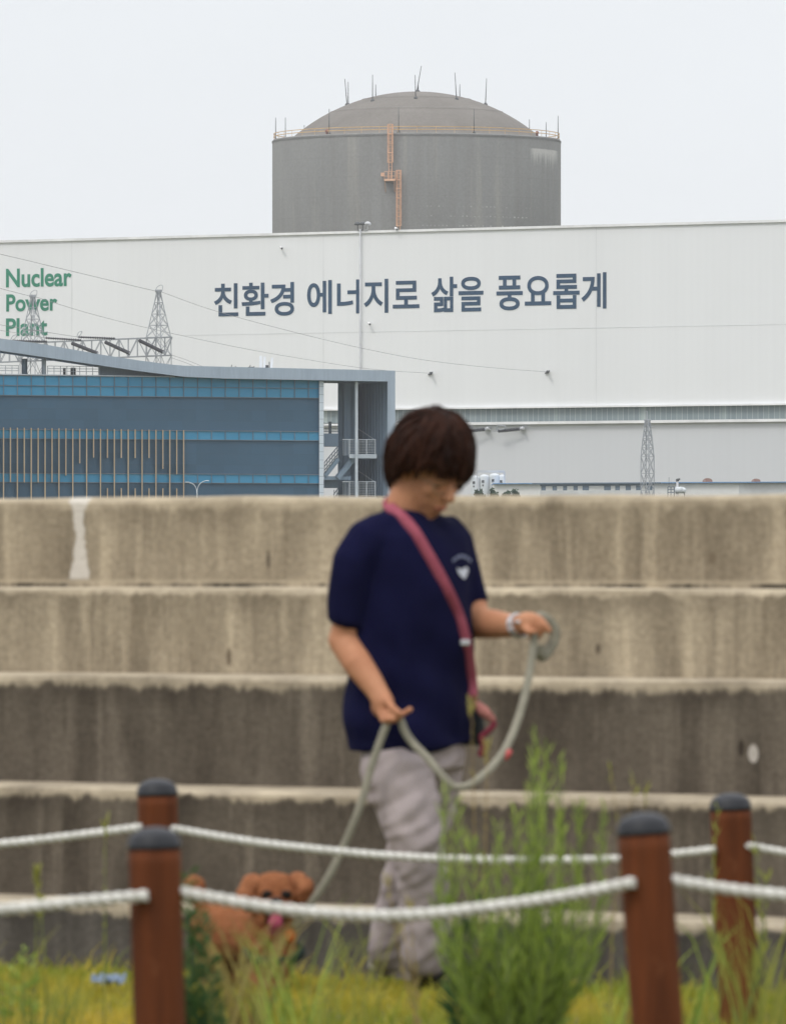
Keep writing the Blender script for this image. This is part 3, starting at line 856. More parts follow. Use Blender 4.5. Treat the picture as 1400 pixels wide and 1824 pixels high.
wire([P(306, 637, GD), P(326, 644, 872), P(352, 654, 862)], "lower of two short cables dropping right from the right tower to the roof")

# right-hand lattice mast
LD = 960.0
c0 = P(1153.2, 1000, LD); s_ = LD/F
mast = thing("lattice_mast", "slim grey lattice mast standing alone before the hall at right", "lattice mast", (c0.x, c0.y, 0))
b = MB()
def lz(y): return EYE-(y-YH)/F*LD
lattice(b, c0.x, c0.y, [(0, 12.2*s_), (lz(905), 12.2*s_), (lz(873), 12.0*s_), (lz(843), 12*s_), (lz(813.5), 11.9*s_), (lz(797), 10.2*s_), (lz(780.7), 8.4*s_), (lz(764.5), 6.3*s_), (lz(748), 4.3*s_)], .2, .08)
b.bar(P(1147, 748, LD), P(1159.5, 748, LD), .22)
b.build("lattice", m_galv, mast)
b = MB(); b.tube([P(1152.6, 748, LD), P(1152.6, 732, LD)], .06, 6); b.bar(P(1149, 732.5, LD), P(1152.6, 732.5, LD), .08); b.build("spike", m_galv, mast)

# insulators under the window band
g2 = "insulators under the window band"
def hang_ins(x0, y0, x1, y1, label):
    p, q = hall(x0, hz(y0, x0), 1.6), hall(x1, hz(y1, x1), .9)
    insulator(p, q, .27, label, g2, 14, [hall(x0-1.5, hz(y0, x0), 1.7), hall(x0-2.5, hz(y0-4, x0), 1.7), hall(x0+.5, hz(y0-9, x0), 1.7), hall(x0+12, hz(y0-9, x0), 1.7), hall(x0+12.5, hz(y0-4.5, x0), 1.7), hall(x0+3, hz(y0-2, x0), 1.7)])
hang_ins(887, 768.2, 926, 764.2, "dark sausage shaped insulator under the window band, the one fully clear of the woman's hair")
hang_ins(828, 768.8, 864, 764.8, "dark insulator under the window band half hidden behind the woman's hair")
hang_ins(708, 758.0, 742, 768.0, "dark insulator under the window band beside the blue building's pier")
for x, y in ((930, 763), (868, 763.5)):
    b = MB(); p = hall(x, hz(y, x)); b.bar(p, p+Vector((0, -1.1, 0)), .3); b.bar(p+Vector((-.4, -.1, 0)), p+Vector((.4, -.1, 0)), .35); b.ell(p+Vector((0, -1.1, 0)), (.25, .25, .25)); b.build("insulator_bracket", m_pipe, hall_t)
wire([hall(868, hz(764, 868), 1.1), hall(877, hz(767.3, 877), 1.3), hall(887, hz(768, 887), 1.6)], "short wire linking the two insulators under the window band", .05)

# ------------------------------------------------------------------ tanks, sheds, canopy in front of the hall
TD = 1000.0
def tz(y, d=TD): return EYE-(y-YH)/F*d
m_tank = mat("tank_paint", (.60, .63, .65, 1), (.55, .58, .60, 1), scale=(1, 1, .2), ns=.8, rough=.5, fine=.04)
m_red = mat("red_mark", (.45, .12, .06, 1), ns=2, rough=.5)
tank_say = ("pale grey tank nearest the woman's face", "pale grey tank second from the woman's face with a dark marking", "pale grey tank third in the row, half behind the low white wall", "far right pale tank tucked under the dark pipe rack")
for i, (x, r, y) in enumerate(((846.5, 8.0, 847), (863, 8.4, 845), (881, 9.2, 843), (894.5, 6.5, 845))):
    d = TD+(4 if i < 3 else 9)
    c0 = P(x, 1000, d); rr = r/F*d
    tk = thing("storage_tank", tank_say[i], "storage tank", (c0.x, c0.y, 0), 0, "storage tanks")
    zt = tz(y, d)
    b = MB(); b.lathe([(rr, 0), (rr, zt-.35)]+[(rr*math.cos(a), zt-.35+.35*math.sin(a)) for a in (.3, .6, .9, 1.2, 1.5)], (c0.x, c0.y, 0), 32); b.build("shell", m_tank, tk, True)
    b = MB(); p = Vector((c0.x-rr*.35, c0.y-rr*.95, zt-.9)); b.box(p-Vector((.16, .06, .16)), p+Vector((.16, .04, .16))); b.build("dial", m_dkmetal, tk)
    b = MB(); p += Vector((0, 0, -.5)); b.box(p-Vector((.09, .06, .10)), p+Vector((.09, .04, .10))); b.build("sign", m_red if i == 2 else m_dkmetal, tk)
b = MB()
b.bar(P(849, 839.8, TD+1), P(899, 839.8, TD+1), .25, .28)
for x in (850, 898.5): b.bar(P(x, 839.8, TD+1), P(x, 1004, TD+1), .18)
b.bar(P(898.5, 842, TD+1), P(898.5, 858, TD+8), .18)
single(b, "pipe_rack", m_pipe, "thin dark goal shaped pipe rack over the pale tanks", "pipe rack")

m_shed = mat("shed_render", (.74, .74, .72, 1), (.70, .70, .685, 1), ns=.3, rough=.7, fine=.03)
m_shed2 = mat("shed_grey_and_side_shade", (.60, .61, .61, 1), ns=.3, rough=.7, fine=.03)
m_bluetrim = mat("blue_roof_trim", (.17, .33, .58, 1), ns=.3, rough=.5, fine=.05)
m_rust = mat("rusty_sheet", (.27, .13, .09, 1), (.36, .26, .21, 1), ns=1.5, rough=.8, fine=.2)
SD = 985.0
shed = thing("low_shed", "long low white shed with a thin blue roof edge at the foot of the hall", "shed", P(1100, 1000, SD)-Vector((0, 0, EYE)))
def sh(x, y, off=0.0): return P(x, y, SD/(1+.02*(x-1000)/700)-off)
b = MB(); b.slab([sh(879, 1002), sh(1316, 1002), sh(1316, 859.0), sh(879, 861.5)], (0, 20, 0)); b.build("wall", m_shed, shed)
b = MB(); b.slab([sh(1316, 1002, .05), sh(1600, 1002, -6), sh(1600, 857.5, -6), sh(1316, 859.2, .05)], (0, 16, 0)); b.build("side_wall", m_shed2, shed)  # shading past the corner painted in as a greyer copy of the render
b = MB(); b.slab([sh(878, 862.3, .6), sh(1316, 859.7, .6), sh(1316, 858.0, .6), sh(878, 860.6, .6)], (0, 20.2, 0)); b.slab([sh(1316, 859.8, .6), sh(1600, 858.4, -5.4), sh(1600, 856.8, -5.4), sh(1316, 858.1, .6)], (0, 16.5, 0)); b.build("roof_edge", m_bluetrim, shed)
for x0, x1, yt, lab in ((1253.5, 1271, 851, "rust red roof cowl on the low shed, nearer the lattice mast"), (1341, 1357, 852, "rust red roof cowl on the low shed, at the far right")):
    b = MB()
    n = 10; rings = []
    for k in range(2):
        yy = [0, 1.6][k]
        rings.append([sh((x0+x1)/2-(x1-x0)/2*math.cos(PI*j/n), 858.5-(858.5-yt)*math.sin(PI*j/n)**.7, 0)+Vector((0, yy+3, 0)) for j in range(n+1)])
    b.loft(rings)
    single(b, "roof_cowl", m_rust, lab, "roof cowl", "roof cowls on the low shed")
# canopy with dark pillars
can = thing("canopy", "dark grey flat canopy on square pillars before the low white shed", "canopy", P(1060, 1000, SD-12)-Vector((0, 0, EYE)))
m_can = mat("canopy_steel", (.125, .17, .215, 1), ns=.5, rough=.6, fine=.06)
def cn(x, y, off=0.0): return sh(x, y, 14+off)
b = MB(); b.slab([cn(948, 862.8), cn(1177, 861.3), cn(1177, 859.2), cn(948, 860.3)], (0, 1.2, 0)); b.slab([cn(962, 866, -.3), cn(1164, 864.5, -.3), cn(1164, 861.5, -.3), cn(962, 862.8, -.3)], (0, .7, 0)); b.build("roof", m_can, can)
for x0, x1 in ((964, 972), (984, 992), (1003, 1010), (1021.5, 1029), (1037.6, 1049), (1076, 1088), (1096, 1104), (1114.6, 1123.6), (1133, 1142), (1153, 1162)):
    b = MB(); b.slab([cn(x0, 1003, -.35), cn(x1, 1003, -.35), cn(x1, 865, -.35), cn(x0, 865, -.35)], (0, .6, 0)); b.build("pillar", m_can, can)
b = MB(); b.slab([cn(962, 1003, .1), cn(1165, 1003, .1), cn(1165, 873.0, .1), cn(962, 873.6, .1)], (0, .3, 0)); b.build("base_wall", m_shed2, can)
# monitoring post on the shed side
eq = thing("monitoring_post", "small white camera mast with a caged platform in front of the low shed", "monitoring mast", sh(1205, 1000, 6)-Vector((0, 0, EYE)))
def eqp(x, y, o=0.): return sh(x, y, 6+o)
b = MB(); b.tube([eqp(1206.5, 1003), eqp(1206.5, 856)], .14, 10); b.build("mast", m_pipe, eq, True)
b = MB(); b.bar(eqp(1205, 854.5), eqp(1211, 853.5), .28, .22); b.ell(eqp(1206.5, 855.5), (.2, .2, .2)); b.build("camera", m_dkmetal, eq)
b = MB()
for x in (1189.5, 1195, 1201): b.bar(eqp(x, 1003), eqp(x, 867), .12)
for y in (867, 872, 877): b.bar(eqp(1189.5, y), eqp(1201, y), .1)
b.tube([eqp(1191.5, 867), eqp(1191.5, 850)], .03, 5)
b.build("cage", m_rail2, eq)
b = MB(); b.tube([eqp(1204, 873), eqp(1217, 873)], [.42, .42], 14); b.ell(eqp(1218, 873.5), (.3, .35, .35)); b.build("drum", m_tank, eq, True)
b = MB()
for x in (1205, 1219): b.bar(eqp(x, 1003), eqp(x, 877), .12)
b.build("stand", m_rail2, eq)

# clipped shrubs peeping over the wall
def leaf_quads(mb, c, r, n, size, rnd, up=.2):
    for _ in range(n):
        d = Vector((rnd.gauss(0, 1), rnd.gauss(0, 1), rnd.gauss(0, 1))).normalized()
        p = c+Vector((d.x*r[0], d.y*r[1], d.z*r[2]))*(rnd.random()**.35)
        a = Vector((rnd.gauss(0, 1), rnd.gauss(0, 1), rnd.gauss(0, 1)+up)).normalized()
        w = a.cross(Vector((rnd.gauss(0, 1), rnd.gauss(0, 1), rnd.gauss(0, 1)))).normalized()
        s = size*(.6+.8*rnd.random())
        mb.add([p-w*s*.25, p+a*s*.5-w*s*.3, p+a*s, p+a*s*.5+w*s*.3], [(0, 1, 2, 3)])
m_shrub = mat("shrub_leaf", (.075, .115, .075, 1), (.045, .075, .05, 1), ns=1.5, rough=.8, fine=.3)
m_bark = mat("bark", (.11, .08, .055, 1), ns=6, rough=.9, fine=.3)
rnd = random.Random(5)
ShD = 960.0
shr_say = ("bushy dark shrub in front of the first pale tank", "slim dark shrub in front of the third pale tank", "broad low shrub along the foot of the white shed", "small shrub furthest right along the white shed's foot")
for i, (x, yt, rx) in enumerate(((856, 871, 10), (880.5, 868.5, 6), (900, 872, 10), (918, 871.5, 8))):
    c0 = P(x, 1000, ShD); zt = EYE+(1000-yt)/F*ShD
    sb = thing("shrub", shr_say[i], "shrub", (c0.x, c0.y, 0), 0, "shrubs by the tanks")
    b = MB(); b.tube([(c0.x, c0.y, 0), (c0.x+.1, c0.y, zt*.5), (c0.x, c0.y, zt-.3)], [.14, .1, .04], 8); b.build("trunk", m_bark, sb)
    b = MB(); k = rx/F*ShD
    for j in range(9):
        cx = c0.x+rnd.uniform(-k, k)*.8; hh = zt-rnd.uniform(.15, .9)
        leaf_quads(b, Vector((cx, c0.y+rnd.uniform(-.4, .4), hh-.55)), (k*.28, .4, .75), 150, .26, rnd)
    leaf_quads(b, Vector((c0.x, c0.y, zt*.55)), (k*.9, .8, zt*.4), 900, .32, rnd)
    b.build("crown", m_shrub, sb)

# street lamp before the blue building
LPD = 640.0
def lp(x, y): return P(x, y, LPD)
lamp = thing("street_lamp", "white twin armed curved street lamp before the blue building", "street lamp", lp(351, 1000)-Vector((0, 0, EYE)))
b = MB(); b.tube([lp(351, 1003), lp(351, 880), lp(350.6, 872)], [.08, .055, .045], 10); b.build("pole", m_rail, lamp, True)
b = MB(); b.tube(smooth_path([lp(351, 884), lp(350, 872), lp(345.5, 863.5), lp(338, 859.6), lp(330.5, 858.8)], 6), .036, 8); b.tube(smooth_path([lp(351, 882), lp(348.5, 868), lp(343, 862.5), lp(337, 860.8)], 5), .02, 6); b.build("arm", m_rail, lamp, True)
b = MB(); b.tube(smooth_path([lp(351, 882), lp(352, 870), lp(356, 862), lp(363, 857.5), lp(372, 856)], 6), .033, 8); b.build("arm", m_rail, lamp, True)
for x0, y0, x1, y1 in ((338, 859.5, 330, 858.6), (364, 857.2, 373, 855.6)):
    b = MB(); b.ell((lp(x0, y0)+lp(x1, y1))/2, (.2, .1, .045)); b.build("lamp_head", m_rail, lamp, True)

# ------------------------------------------------------------------ foreground: posts and ropes
t = NT("stained_timber")
oi = t.n.new('ShaderNodeObjectInfo')
vec = t.n.new('ShaderNodeVectorMath'); vec.operation = 'ADD'
t.link(t.coord((7, 7, .5)), vec.inputs[0]); t.link(oi.outputs['Random'], vec.inputs[1])
f_ = t.noise(vec.outputs[0], 2.4, 6, .65, .32, .68)
c = t.mix(f_, (.15, .044, .015, 1), (.062, .019, .0075, 1))
c = t.mix(t.noise(t.coord((30, 30, .8)), 3, 4, .6, .5, .7, 0, .5), c, (.06, .022, .01, 1))
c = t.mix(t.noise(t.coord((2, 2, 2), (3, 3, 3)), 5, 5, .7, .58, .7, 0, .5), c, (.25, .10, .045, 1))
t.bump(t.noise(t.coord((20, 20, .6)), 3, 5), .4, .004)
m_timber = t.fin(c, .75, 0, .12)
m_cap = mat("dark_cap_metal", (.026, .027, .033, 1), (.016, .017, .021, 1), ns=9, rough=.5, spec=.3, fine=.15)
m_hole = mat("dark_hole", (.02, .012, .008, 1), ns=9, rough=.9)
def post(xt, yrim, xb, D, half, label, rope_px):
    s_ = D/F
    top = P(xt, yrim, D); base = Vector(((xb-700)*s_, D, 0))
    # the lean in the frame continues to the ground
    rt = thing("wooden_post", label, "wooden post", base, 0, "rope fence posts")
    ax = (top-base); L = ax.length; ax.normalize()
    M = ax.to_track_quat('Z', 'Y').to_matrix()
    r = half*s_
    def ring(rr, z, n=32): return [base+M @ Vector((rr*math.cos(2*PI*j/n), rr*math.sin(2*PI*j/n), z)) for j in range(n)]
    b = MB(); rings = []
    for k in range(25):
        z = -.1+(L+.1-.003)*k/24
        rings.append([base+M @ Vector((r*(1+.012*noise.noise(Vector((math.cos(2*PI*j/32)*2, math.sin(2*PI*j/32)*2, z*2+xt))))*math.cos(2*PI*j/32), r*(1+.012*noise.noise(Vector((math.cos(2*PI*j/32)*2, math.sin(2*PI*j/32)*2, z*2+xt+7))))*math.sin(2*PI*j/32), z)) for j in range(32)])
    b.loft(rings); b.build("shaft", m_timber, rt, True)
    b = MB(); h = r*.58
    pr = [(r*.99, L-.006), (r*1.04, L-.005), (r*1.05, L+.003), (r*1.01, L+.006)]
    pr += [(r*1.0*math.cos(a)**.9, L+.008+h*math.sin(a)) for a in [PI/2*k/8 for k in range(1, 8)]]+[(.001, L+.008+h)]
    b.loft([ring(a, z) for a, z in pr]); b.build("cap", m_cap, rt, True)
    return rt
FD, RDp = 14000/960.0, 14000/720.0
post(275, 1508, 293, FD, 46.5, "thick leaning wooden post nearest the camera at left, dark domed cap", 1595)
post(1146.5, 1482, 1191, FD, 46.5, "thick leaning wooden post nearest the camera at right, with dark knots", 1572)
post(280, 1414, 292, RDp, 35.5, "further wooden post peeping over the near left post", 1477)
post(1301, 1440, 1318, RDp, 36.5, "further wooden post at the right edge with a vine over it", 1517)

t = NT("white_rope")
c = t.mix(t.noise(t.coord(), 40, 4), (.66, .645, .60, 1), (.52, .505, .46, 1))
m_rope = t.fin(c, .8, 0, .2)
def rope(pts, R, label, group):
    path = smooth_path(pts, 40)
    L = [0]
    for a, q in zip(path, path[1:]): L.append(L[-1]+(q-a).length)
    n, step = 24, .0035
    N = int(L[-1]/step)
    rings = []; k = 0
    for i in range(N+1):
        s_ = L[-1]*i/N
        while k < len(L)-2 and L[k+1] < s_: k += 1
        f_ = (s_-L[k])/max(L[k+1]-L[k], 1e-9)
        p = path[k].lerp(path[k+1], f_)
        d = (path[k+1]-path[k]).normalized()
        u = d.cross(Vector((0, 0, 1))).normalized(); w = u.cross(d)
        tw = s_/.066*2*PI
        ring = []
        for j in range(n):
            a = 2*PI*j/n
            rr = R*(.55+.45*abs(math.cos(1.5*(a+tw)))**.8)
            ring.append(p+u*rr*math.cos(a)+w*rr*math.sin(a))
        rings.append(ring)
    b = MB(); b.loft(rings)
    single(b, "rope", m_rope, label, "rope", group, True)
g_r = "white ropes strung between the posts"
rf, rr_ = .0120, .0110
dfront = FD-.055
rope([P(-420, 1610, FD), P(-200, 1632, FD-.02), P(0, 1621, FD-.03), P(130, 1608, FD-.05), P(264, 1596, dfront)], rf, "near white rope leading off the left edge from the near left post", g_r)
rope([P(306, 1585, FD-.01), P(345, 1594, FD), P(500, 1620, FD), P(640, 1631, FD), P(760, 1629, FD), P(900, 1613, FD), P(1020, 1594, FD-.02), P(1131, 1572, dfront)], rf, "long near white rope sagging between the two near posts", g_r)
rope([P(1180, 1564, FD-.01), P(1220, 1573, FD), P(1340, 1590, FD), P(1480, 1600, FD), P(1700, 1605, FD), P(1950, 1580, FD)], rf, "near white rope leading off the right edge from the near right post", g_r)
dr = RDp-.05
rope([P(-420, 1497, RDp), P(-200, 1518, RDp), P(0, 1504, RDp), P(120, 1491, RDp), P(252, 1474, dr)], rr_, "further white rope leading off the left edge from the further left post", g_r)
rope([P(302, 1476, dr+.02), P(400, 1493, RDp), P(500, 1507, RDp), P(700, 1526, RDp), P(900, 1533, RDp), P(1100, 1531, RDp), P(1200, 1522, RDp), P(1274, 1514, dr)], rr_, "long further white rope crossing in front of the woman's shins", g_r)
rope([P(1325, 1506, dr+.02), P(1400, 1520, RDp), P(1500, 1532, RDp), P(1700, 1535, RDp), P(1950, 1505, RDp)], rr_, "further white rope leading off the right edge from the vine covered post", g_r)

# ------------------------------------------------------------------ the woman
PDIST = 21.05
def W(x, y, dy=0.0): return P(x, y, PDIST+dy)
SC = PDIST/F
woman = thing("person", "woman in a navy t-shirt and pale trousers looking down while walking a dog", "person", Vector((W(735, 1745).x, PDIST, 0)))
fwd = Vector((math.sin(math.radians(47)), -math.cos(math.radians(47)), 0))
lft = Vector((math.cos(math.radians(47)), math.sin(math.radians(47)), 0))
UP = Vector((0, 0, 1))
def oval(x, y, dy, a, bq, n=28, tilt=0.0, back=None):
    c = W(x, y, dy)
    return [c+lft*a*math.cos(2*PI*j/n)+fwd*bq*math.sin(2*PI*j/n)+UP*tilt*math.cos(2*PI*j/n) for j in range(n)]
# head frame
yaw = math.radians(43); pitch = math.radians(27)
hf0 = Vector((math.sin(yaw), -math.cos(yaw), 0)); hl = Vector((math.cos(yaw), math.sin(yaw), 0))
hf = hf0*math.cos(pitch)-UP*math.sin(pitch); hu = hf0*math.sin(pitch)+UP*math.cos(pitch)
HM = Matrix((hf, hl, hu)).transposed()
HC = W(767, 829, -.02)
def H(f_, l_, u_): return HC+hf*f_+hl*l_+hu*u_
m_skin = mat("skin", (.50, .245, .138, 1), (.42, .185, .10, 1), ns=8, rough=.6, spec=.2, fine=.05)
b = MB()
b.ell(H(-.012, 0, .02), (.092, .074, .100), HM, 28, 18)           # skull
b.ell(H(.035, 0, -.045), (.058, .058, .080), HM, 24, 16)           # face
b.ell(H(.046, 0, -.102), (.036, .036, .026), HM)                   # chin
for s_ in (-1, 1):
    b.ell(H(.058, s_*.034, -.038), (.026, .026, .026), HM)         # cheeks
    b.ell(H(.012, s_*.052, -.072), (.03, .016, .034), HM)          # jaw
    b.ell(H(-.008, s_*.076, -.022), (.018, .009, .03), HM)         # ear
    b.ell(H(.080, s_*.030, -.002), (.014, .024, .009), HM)         # brow ridge
b.tube([H(.086, 0, .0), H(.099, 0, -.025), H(.110, 0, -.046)], [.008, .011, .014], 10)
b.ell(H(.108, 0, -.048), (.013, .017, .011), HM)                   # nose
b.ell(H(.084, 0, -.076), (.012, .026, .008), HM); b.ell(H(.082, 0, -.090), (.012, .022, .008), HM)   # lips
b.limb([W(716, 945, .02), W(722, 905, .0), W(738, 868, -.01)], [.062, .056, .058], 16)   # neck
b.loft([oval(735, y, 0, a*.9, q*.9) for y, a, q in ((925, .08, .06), (945, .15, .075), (990, .17, .10), (1060, .17, .11), (1200, .18, .12), (1290, .18, .12))])
# right arm (near side, hanging) and hand
sh_r, el_r, wr_r = W(648, 975, -.13), W(612, 1140, -.10), W(671, 1230, -.19)
b.limb([sh_r, W(630, 1060, -.12), el_r], [.038, .041, .040])
b.limb([el_r, W(638, 1182, -.15), wr_r], [.042, .041, .030])
b.limb([wr_r, W(683, 1252, -.205)], [.029, .030])
def hand_shape(mb, chain): mb.limb(chain[0], chain[1], 10)
b.ell(W(684, 1258, -.205), (.028, .030, .034)); b.ell(W(676, 1256, -.18), (.024, .02, .034))
hand_shape(b, ([W(676, 1268, -.22), W(682, 1284, -.235), W(690, 1282, -.26), W(690, 1272, -.25)], [.0100, .0095, .0085, .008]))
hand_shape(b, ([W(684, 1270, -.23), W(692, 1286, -.245), W(700, 1282, -.265), W(698, 1273, -.255)], [.0100, .0095, .0085, .008]))
hand_shape(b, ([W(692, 1268, -.225), W(703, 1284, -.24), W(711, 1279, -.255), W(707, 1270, -.25)], [.0100, .0095, .0085, .008]))
hand_shape(b, ([W(697, 1262, -.22), W(709, 1276, -.235), W(721, 1270, -.245), W(731, 1264, -.25)], [.0100, .0095, .009, .0085]))
hand_shape(b, ([W(688, 1246, -.23), W(700, 1262, -.26), W(712, 1271, -.27)], [.0115, .0105, .009]))
# left arm (far side), forearm forward, hand closed on the lead
sh_l, el_l, wr_l = W(808, 965, .13), W(846, 1110, .10), W(922, 1116, -.05)
b.limb([sh_l, W(830, 1040, .12), el_l], [.052, .046, .043])
b.limb([el_l, W(880, 1112, .03), wr_l], [.043, .040, .029])
b.ell(W(938, 1108, -.075), (.034, .026, .027)); b.ell(W(930, 1112, -.06), (.03, .026, .028))
hand_shape(b, ([W(945, 1096, -.08), W(962, 1103, -.10), W(972, 1114, -.11), W(979, 1124, -.11)], [.0105, .010, .009, .0085]))
hand_shape(b, ([W(947, 1103, -.085), W(963, 1113, -.105), W(966, 1126, -.10), W(958, 1130, -.08)], [.0105, .010, .009, .0085]))
hand_shape(b, ([W(946, 1110, -.08), W(960, 1121, -.10), W(960, 1134, -.09), W(951, 1135, -.07)], [.010, .0095, .009, .008]))
hand_shape(b, ([W(943, 1116, -.075), W(953, 1127, -.09), W(952, 1138, -.08), W(944, 1137, -.065)], [.0095, .009, .0085, .008]))
hand_shape(b, ([W(932, 1116, -.085), W(942, 1126, -.115), W(951, 1125, -.125)], [.0115, .0105, .009]))
# legs
b.limb([W(690, 1290, -.06), W(712, 1390, -.10), W(741, 1490, -.13), W(752, 1600, -.10), W(757, 1712, -.06)], [.07, .075, .052, .045, .034])
b.limb([W(770, 1290, .07), W(765, 1390, .09), W(742, 1490, .10), W(714, 1600, .17), W(690, 1708, .24)], [.075, .075, .052, .045, .034])
body = fused(b, .0052, 5)
place_mesh(body, "body", m_skin, woman)

# t-shirt with soft folds
t = NT("navy_cotton")
c = t.mix(t.noise(t.coord((1, 1, 1)), 7, 5), (.0075, .0078, .034, 1), (.005, .0052, .024, 1))
t.bump(t.noise(t.coord(), 160, 3), .15, .002)
m_navy = t.fin(c, .9, 0, .06)
b = MB()
b.loft([oval(x, y, dy, a, q, 32, tl) for x, y, dy, a, q, tl in (
    (728, 902, .03, .075, .058, 0), (729, 915, .02, .098, .066, 0), (731, 932, .01, .150, .078, 0), (734, 955, 0, .182, .092, 0), (735, 990, 0, .188, .108, 0),
    (736, 1050, 0, .186, .128, 0), (735, 1110, 0, .190, .136, 0), (729, 1180, 0, .196, .134, 0), (727, 1240, 0, .200, .138, .0),
    (728, 1290, 0, .202, .152, .0), (729, 1332, 0, .196, .156, .012))])
b.tube([W(694, 940, -.06), W(655, 962, -.11), W(634, 1000, -.125), W(624, 1060, -.115), W(617, 1113, -.108)], [.050, .060, .061, .058, .054], 20)
b.tube([W(785, 940, .08), W(804, 967, .115), W(822, 1020, .115), W(837, 1081, .105)], [.050, .057, .054, .053], 20)
def shirt_fold(co, n):
    p = co*1.0
    k = noise.noise(Vector((p.x*7+p.z*5, p.y*7, p.z*6-p.x*4)))*.0085
    k += noise.noise(Vector((p.x*18+p.z*9, p.y*18, p.z*8)))*.004
    low = max(0.0, min(1.0, (1.05-p.z)/.4))
    k += low*.010*math.sin(p.z*38+p.x*16+3*noise.noise(p*5))*.7
    return n*k
shirt = fused(b, .0075, 18, shirt_fold)
on_shirt = ray_on(shirt, 0, 0)
shirt_w = [v.co.copy() for v in shirt.vertices]
# strap and emblem positions are measured on the shirt before it is parented
strap_px = [(690, 903), (700, 912), (716, 926), (735, 948), (755, 980), (776, 1017), (795, 1055), (810, 1090), (820, 1120), (827, 1150), (832, 1185), (835, 1215), (836, 1240)]
strap_pts = []
for x, y in strap_px:
    h = on_shirt(x, y, .008)
    if h is None and x > 815: h = on_shirt(x-8, y, .010)
    if h is not None: h = h+(P(x, y, 20)-CAM).normalized()*0
    if h is not None: strap_pts.append(h)
emb = [on_shirt]
def patch_on(pxs, up):
    vs = [on_shirt(x, y, up) for x, y in pxs]
    return [v for v in vs if v is not None]
m_print = mat("white_print", (.60, .62, .68, 1), ns=30, rough=.8, fine=.2)
m_print2 = mat("grey_print", (.20, .22, .32, 1), ns=30, rough=.8, fine=.2)
em = MB(); em2 = MB()
tri = patch_on([(812, 1011), (817, 1015), (822, 1013), (829, 1010), (832, 1016), (829, 1025), (825, 1032), (819, 1027), (814, 1020)], .004)
if len(tri) > 3: em.add(tri, [tuple(range(len(tri)))])
inner = [(804+33*k/6, 1003-9*math.sin(PI*k/6)) for k in range(7)]; outer = [(803+35*k/6, 998-10*math.sin(PI*k/6)) for k in range(7)]
ai, ao = [on_shirt(x, y, .004) for x, y in inner], [on_shirt(x, y, .004) for x, y in outer]
for k in range(6):
    if k % 1 == 0 and all(q is not None for q in (ai[k], ai[k+1], ao[k], ao[k+1])):
        a0, a1 = ai[k].lerp(ai[k+1], .12), ai[k].lerp(ai[k+1], .85); o0, o1 = ao[k].lerp(ao[k+1], .12), ao[k].lerp(ao[k+1], .85)
        em2.add([a0, a1, o1, o0], [(0, 1, 2, 3)])
shirt_o = place_mesh(shirt, "tshirt", m_navy, woman)
if em.v: em.build("emblem", m_print, shirt_o)
if em2.v: em2.build("printed_arc", m_print2, shirt_o)

# trousers
t = NT("mauve_cotton")
c = t.mix(t.noise(t.coord((1, 1, .4)), 6, 5), (.40, .34, .335, 1), (.31, .265, .265, 1))
t.bump(t.noise(t.coord(), 140, 3), .15, .002)
m_trous = t.fin(c, .85, 0, .15)
b = MB()
b.loft([oval(x, y, 0, a, q, 28) for x, y, a, q in ((729, 1250, .14, .09), (731, 1290, .155, .105), (735, 1330, .160, .118), (740, 1370, .150, .12))])
b.limb([W(694, 1322, -.06), W(708, 1380, -.10), W(727, 1440, -.125), W(742, 1495, -.135), W(750, 1560, -.12), W(754, 1620, -.095), W(757, 1702, -.06)], [.078, .096, .088, .078, .068, .064, .066], 20)
b.limb([W(766, 1322, .04), W(766, 1380, .085), W(757, 1440, .10), W(742, 1495, .105), W(725, 1560, .14), W(712, 1620, .18), W(692, 1696, .23)], [.072, .090, .082, .073, .064, .060, .060], 20)
def trouser_fold(co, n):
    z = co.z; k = noise.noise(Vector((co.x*9, co.y*9, co.z*7)))*.006
    k += .007*noise.noise(Vector(((co.x-co.z)*22, co.y*8, (co.x+co.z)*5)))+.006*noise.noise(Vector(((co.x+co.z)*6+9, co.y*10, (co.z*1.4-co.x*.6)*26)))
    k += noise.noise(Vector((co.x*24+co.z*14, co.y*24, co.z*16)))*.005
    return n*k
tr = fused(b, .0075, 5, trouser_fold)
place_mesh(tr, "trousers", m_trous, woman)

# shoes
def shoe(heel, toe, ankle, name, m, sole_m):
    heel, toe = Vector(heel), Vector(toe)
    d = (toe-heel); L = d.length; d.normalize(); s_ = d.cross(UP).normalized(); u = s_.cross(d)
    b = MB(); rings = []
    for k in range(13):
        f_ = k/12; w = .040*(math.sin(PI*min(1, f_*1.06+.10))**.5)*(1.08 if f_ > .55 else .92)+.004; h = .058*(1-f_*.55)*(math.sin(PI*min(.98, f_*.9+.16))**.6)+.01
        c = heel+d*L*f_
        rings.append([c+s_*w*math.cos(2*PI*j/16)+u*(h*max(0, math.sin(2*PI*j/16))+.012*min(0, math.sin(2*PI*j/16))+.018) for j in range(16)])
    b.loft(rings)
    b.limb([heel+d*.05+u*.05, Vector(ankle)], [.044, .044], 14)
    o = b.build(name, m, woman, True)
    b = MB(); rings = []
    for k in range(13):
        f_ = k/12; w = .042*(math.sin(PI*min(1, f_*1.06+.10))**.5)*(1.08 if f_ > .55 else .92)+.004; c = heel+d*L*f_
        rings.append([c+s_*w*math.cos(2*PI*j/16)+u*(.011+.009*math.sin(2*PI*j/16)) for j in range(16)])
    b.loft(rings); b.build("sole", sole_m, o, True)
m_black = mat("black_shoe", (.02, .02, .023, 1), ns=20, rough=.5, fine=.1)
m_pale = mat("pale_shoe", (.33, .29, .27, 1), ns=20, rough=.7, fine=.1)
hz0 = .006
hd = Vector((W(741, 1745).x, PDIST+.03, hz0))
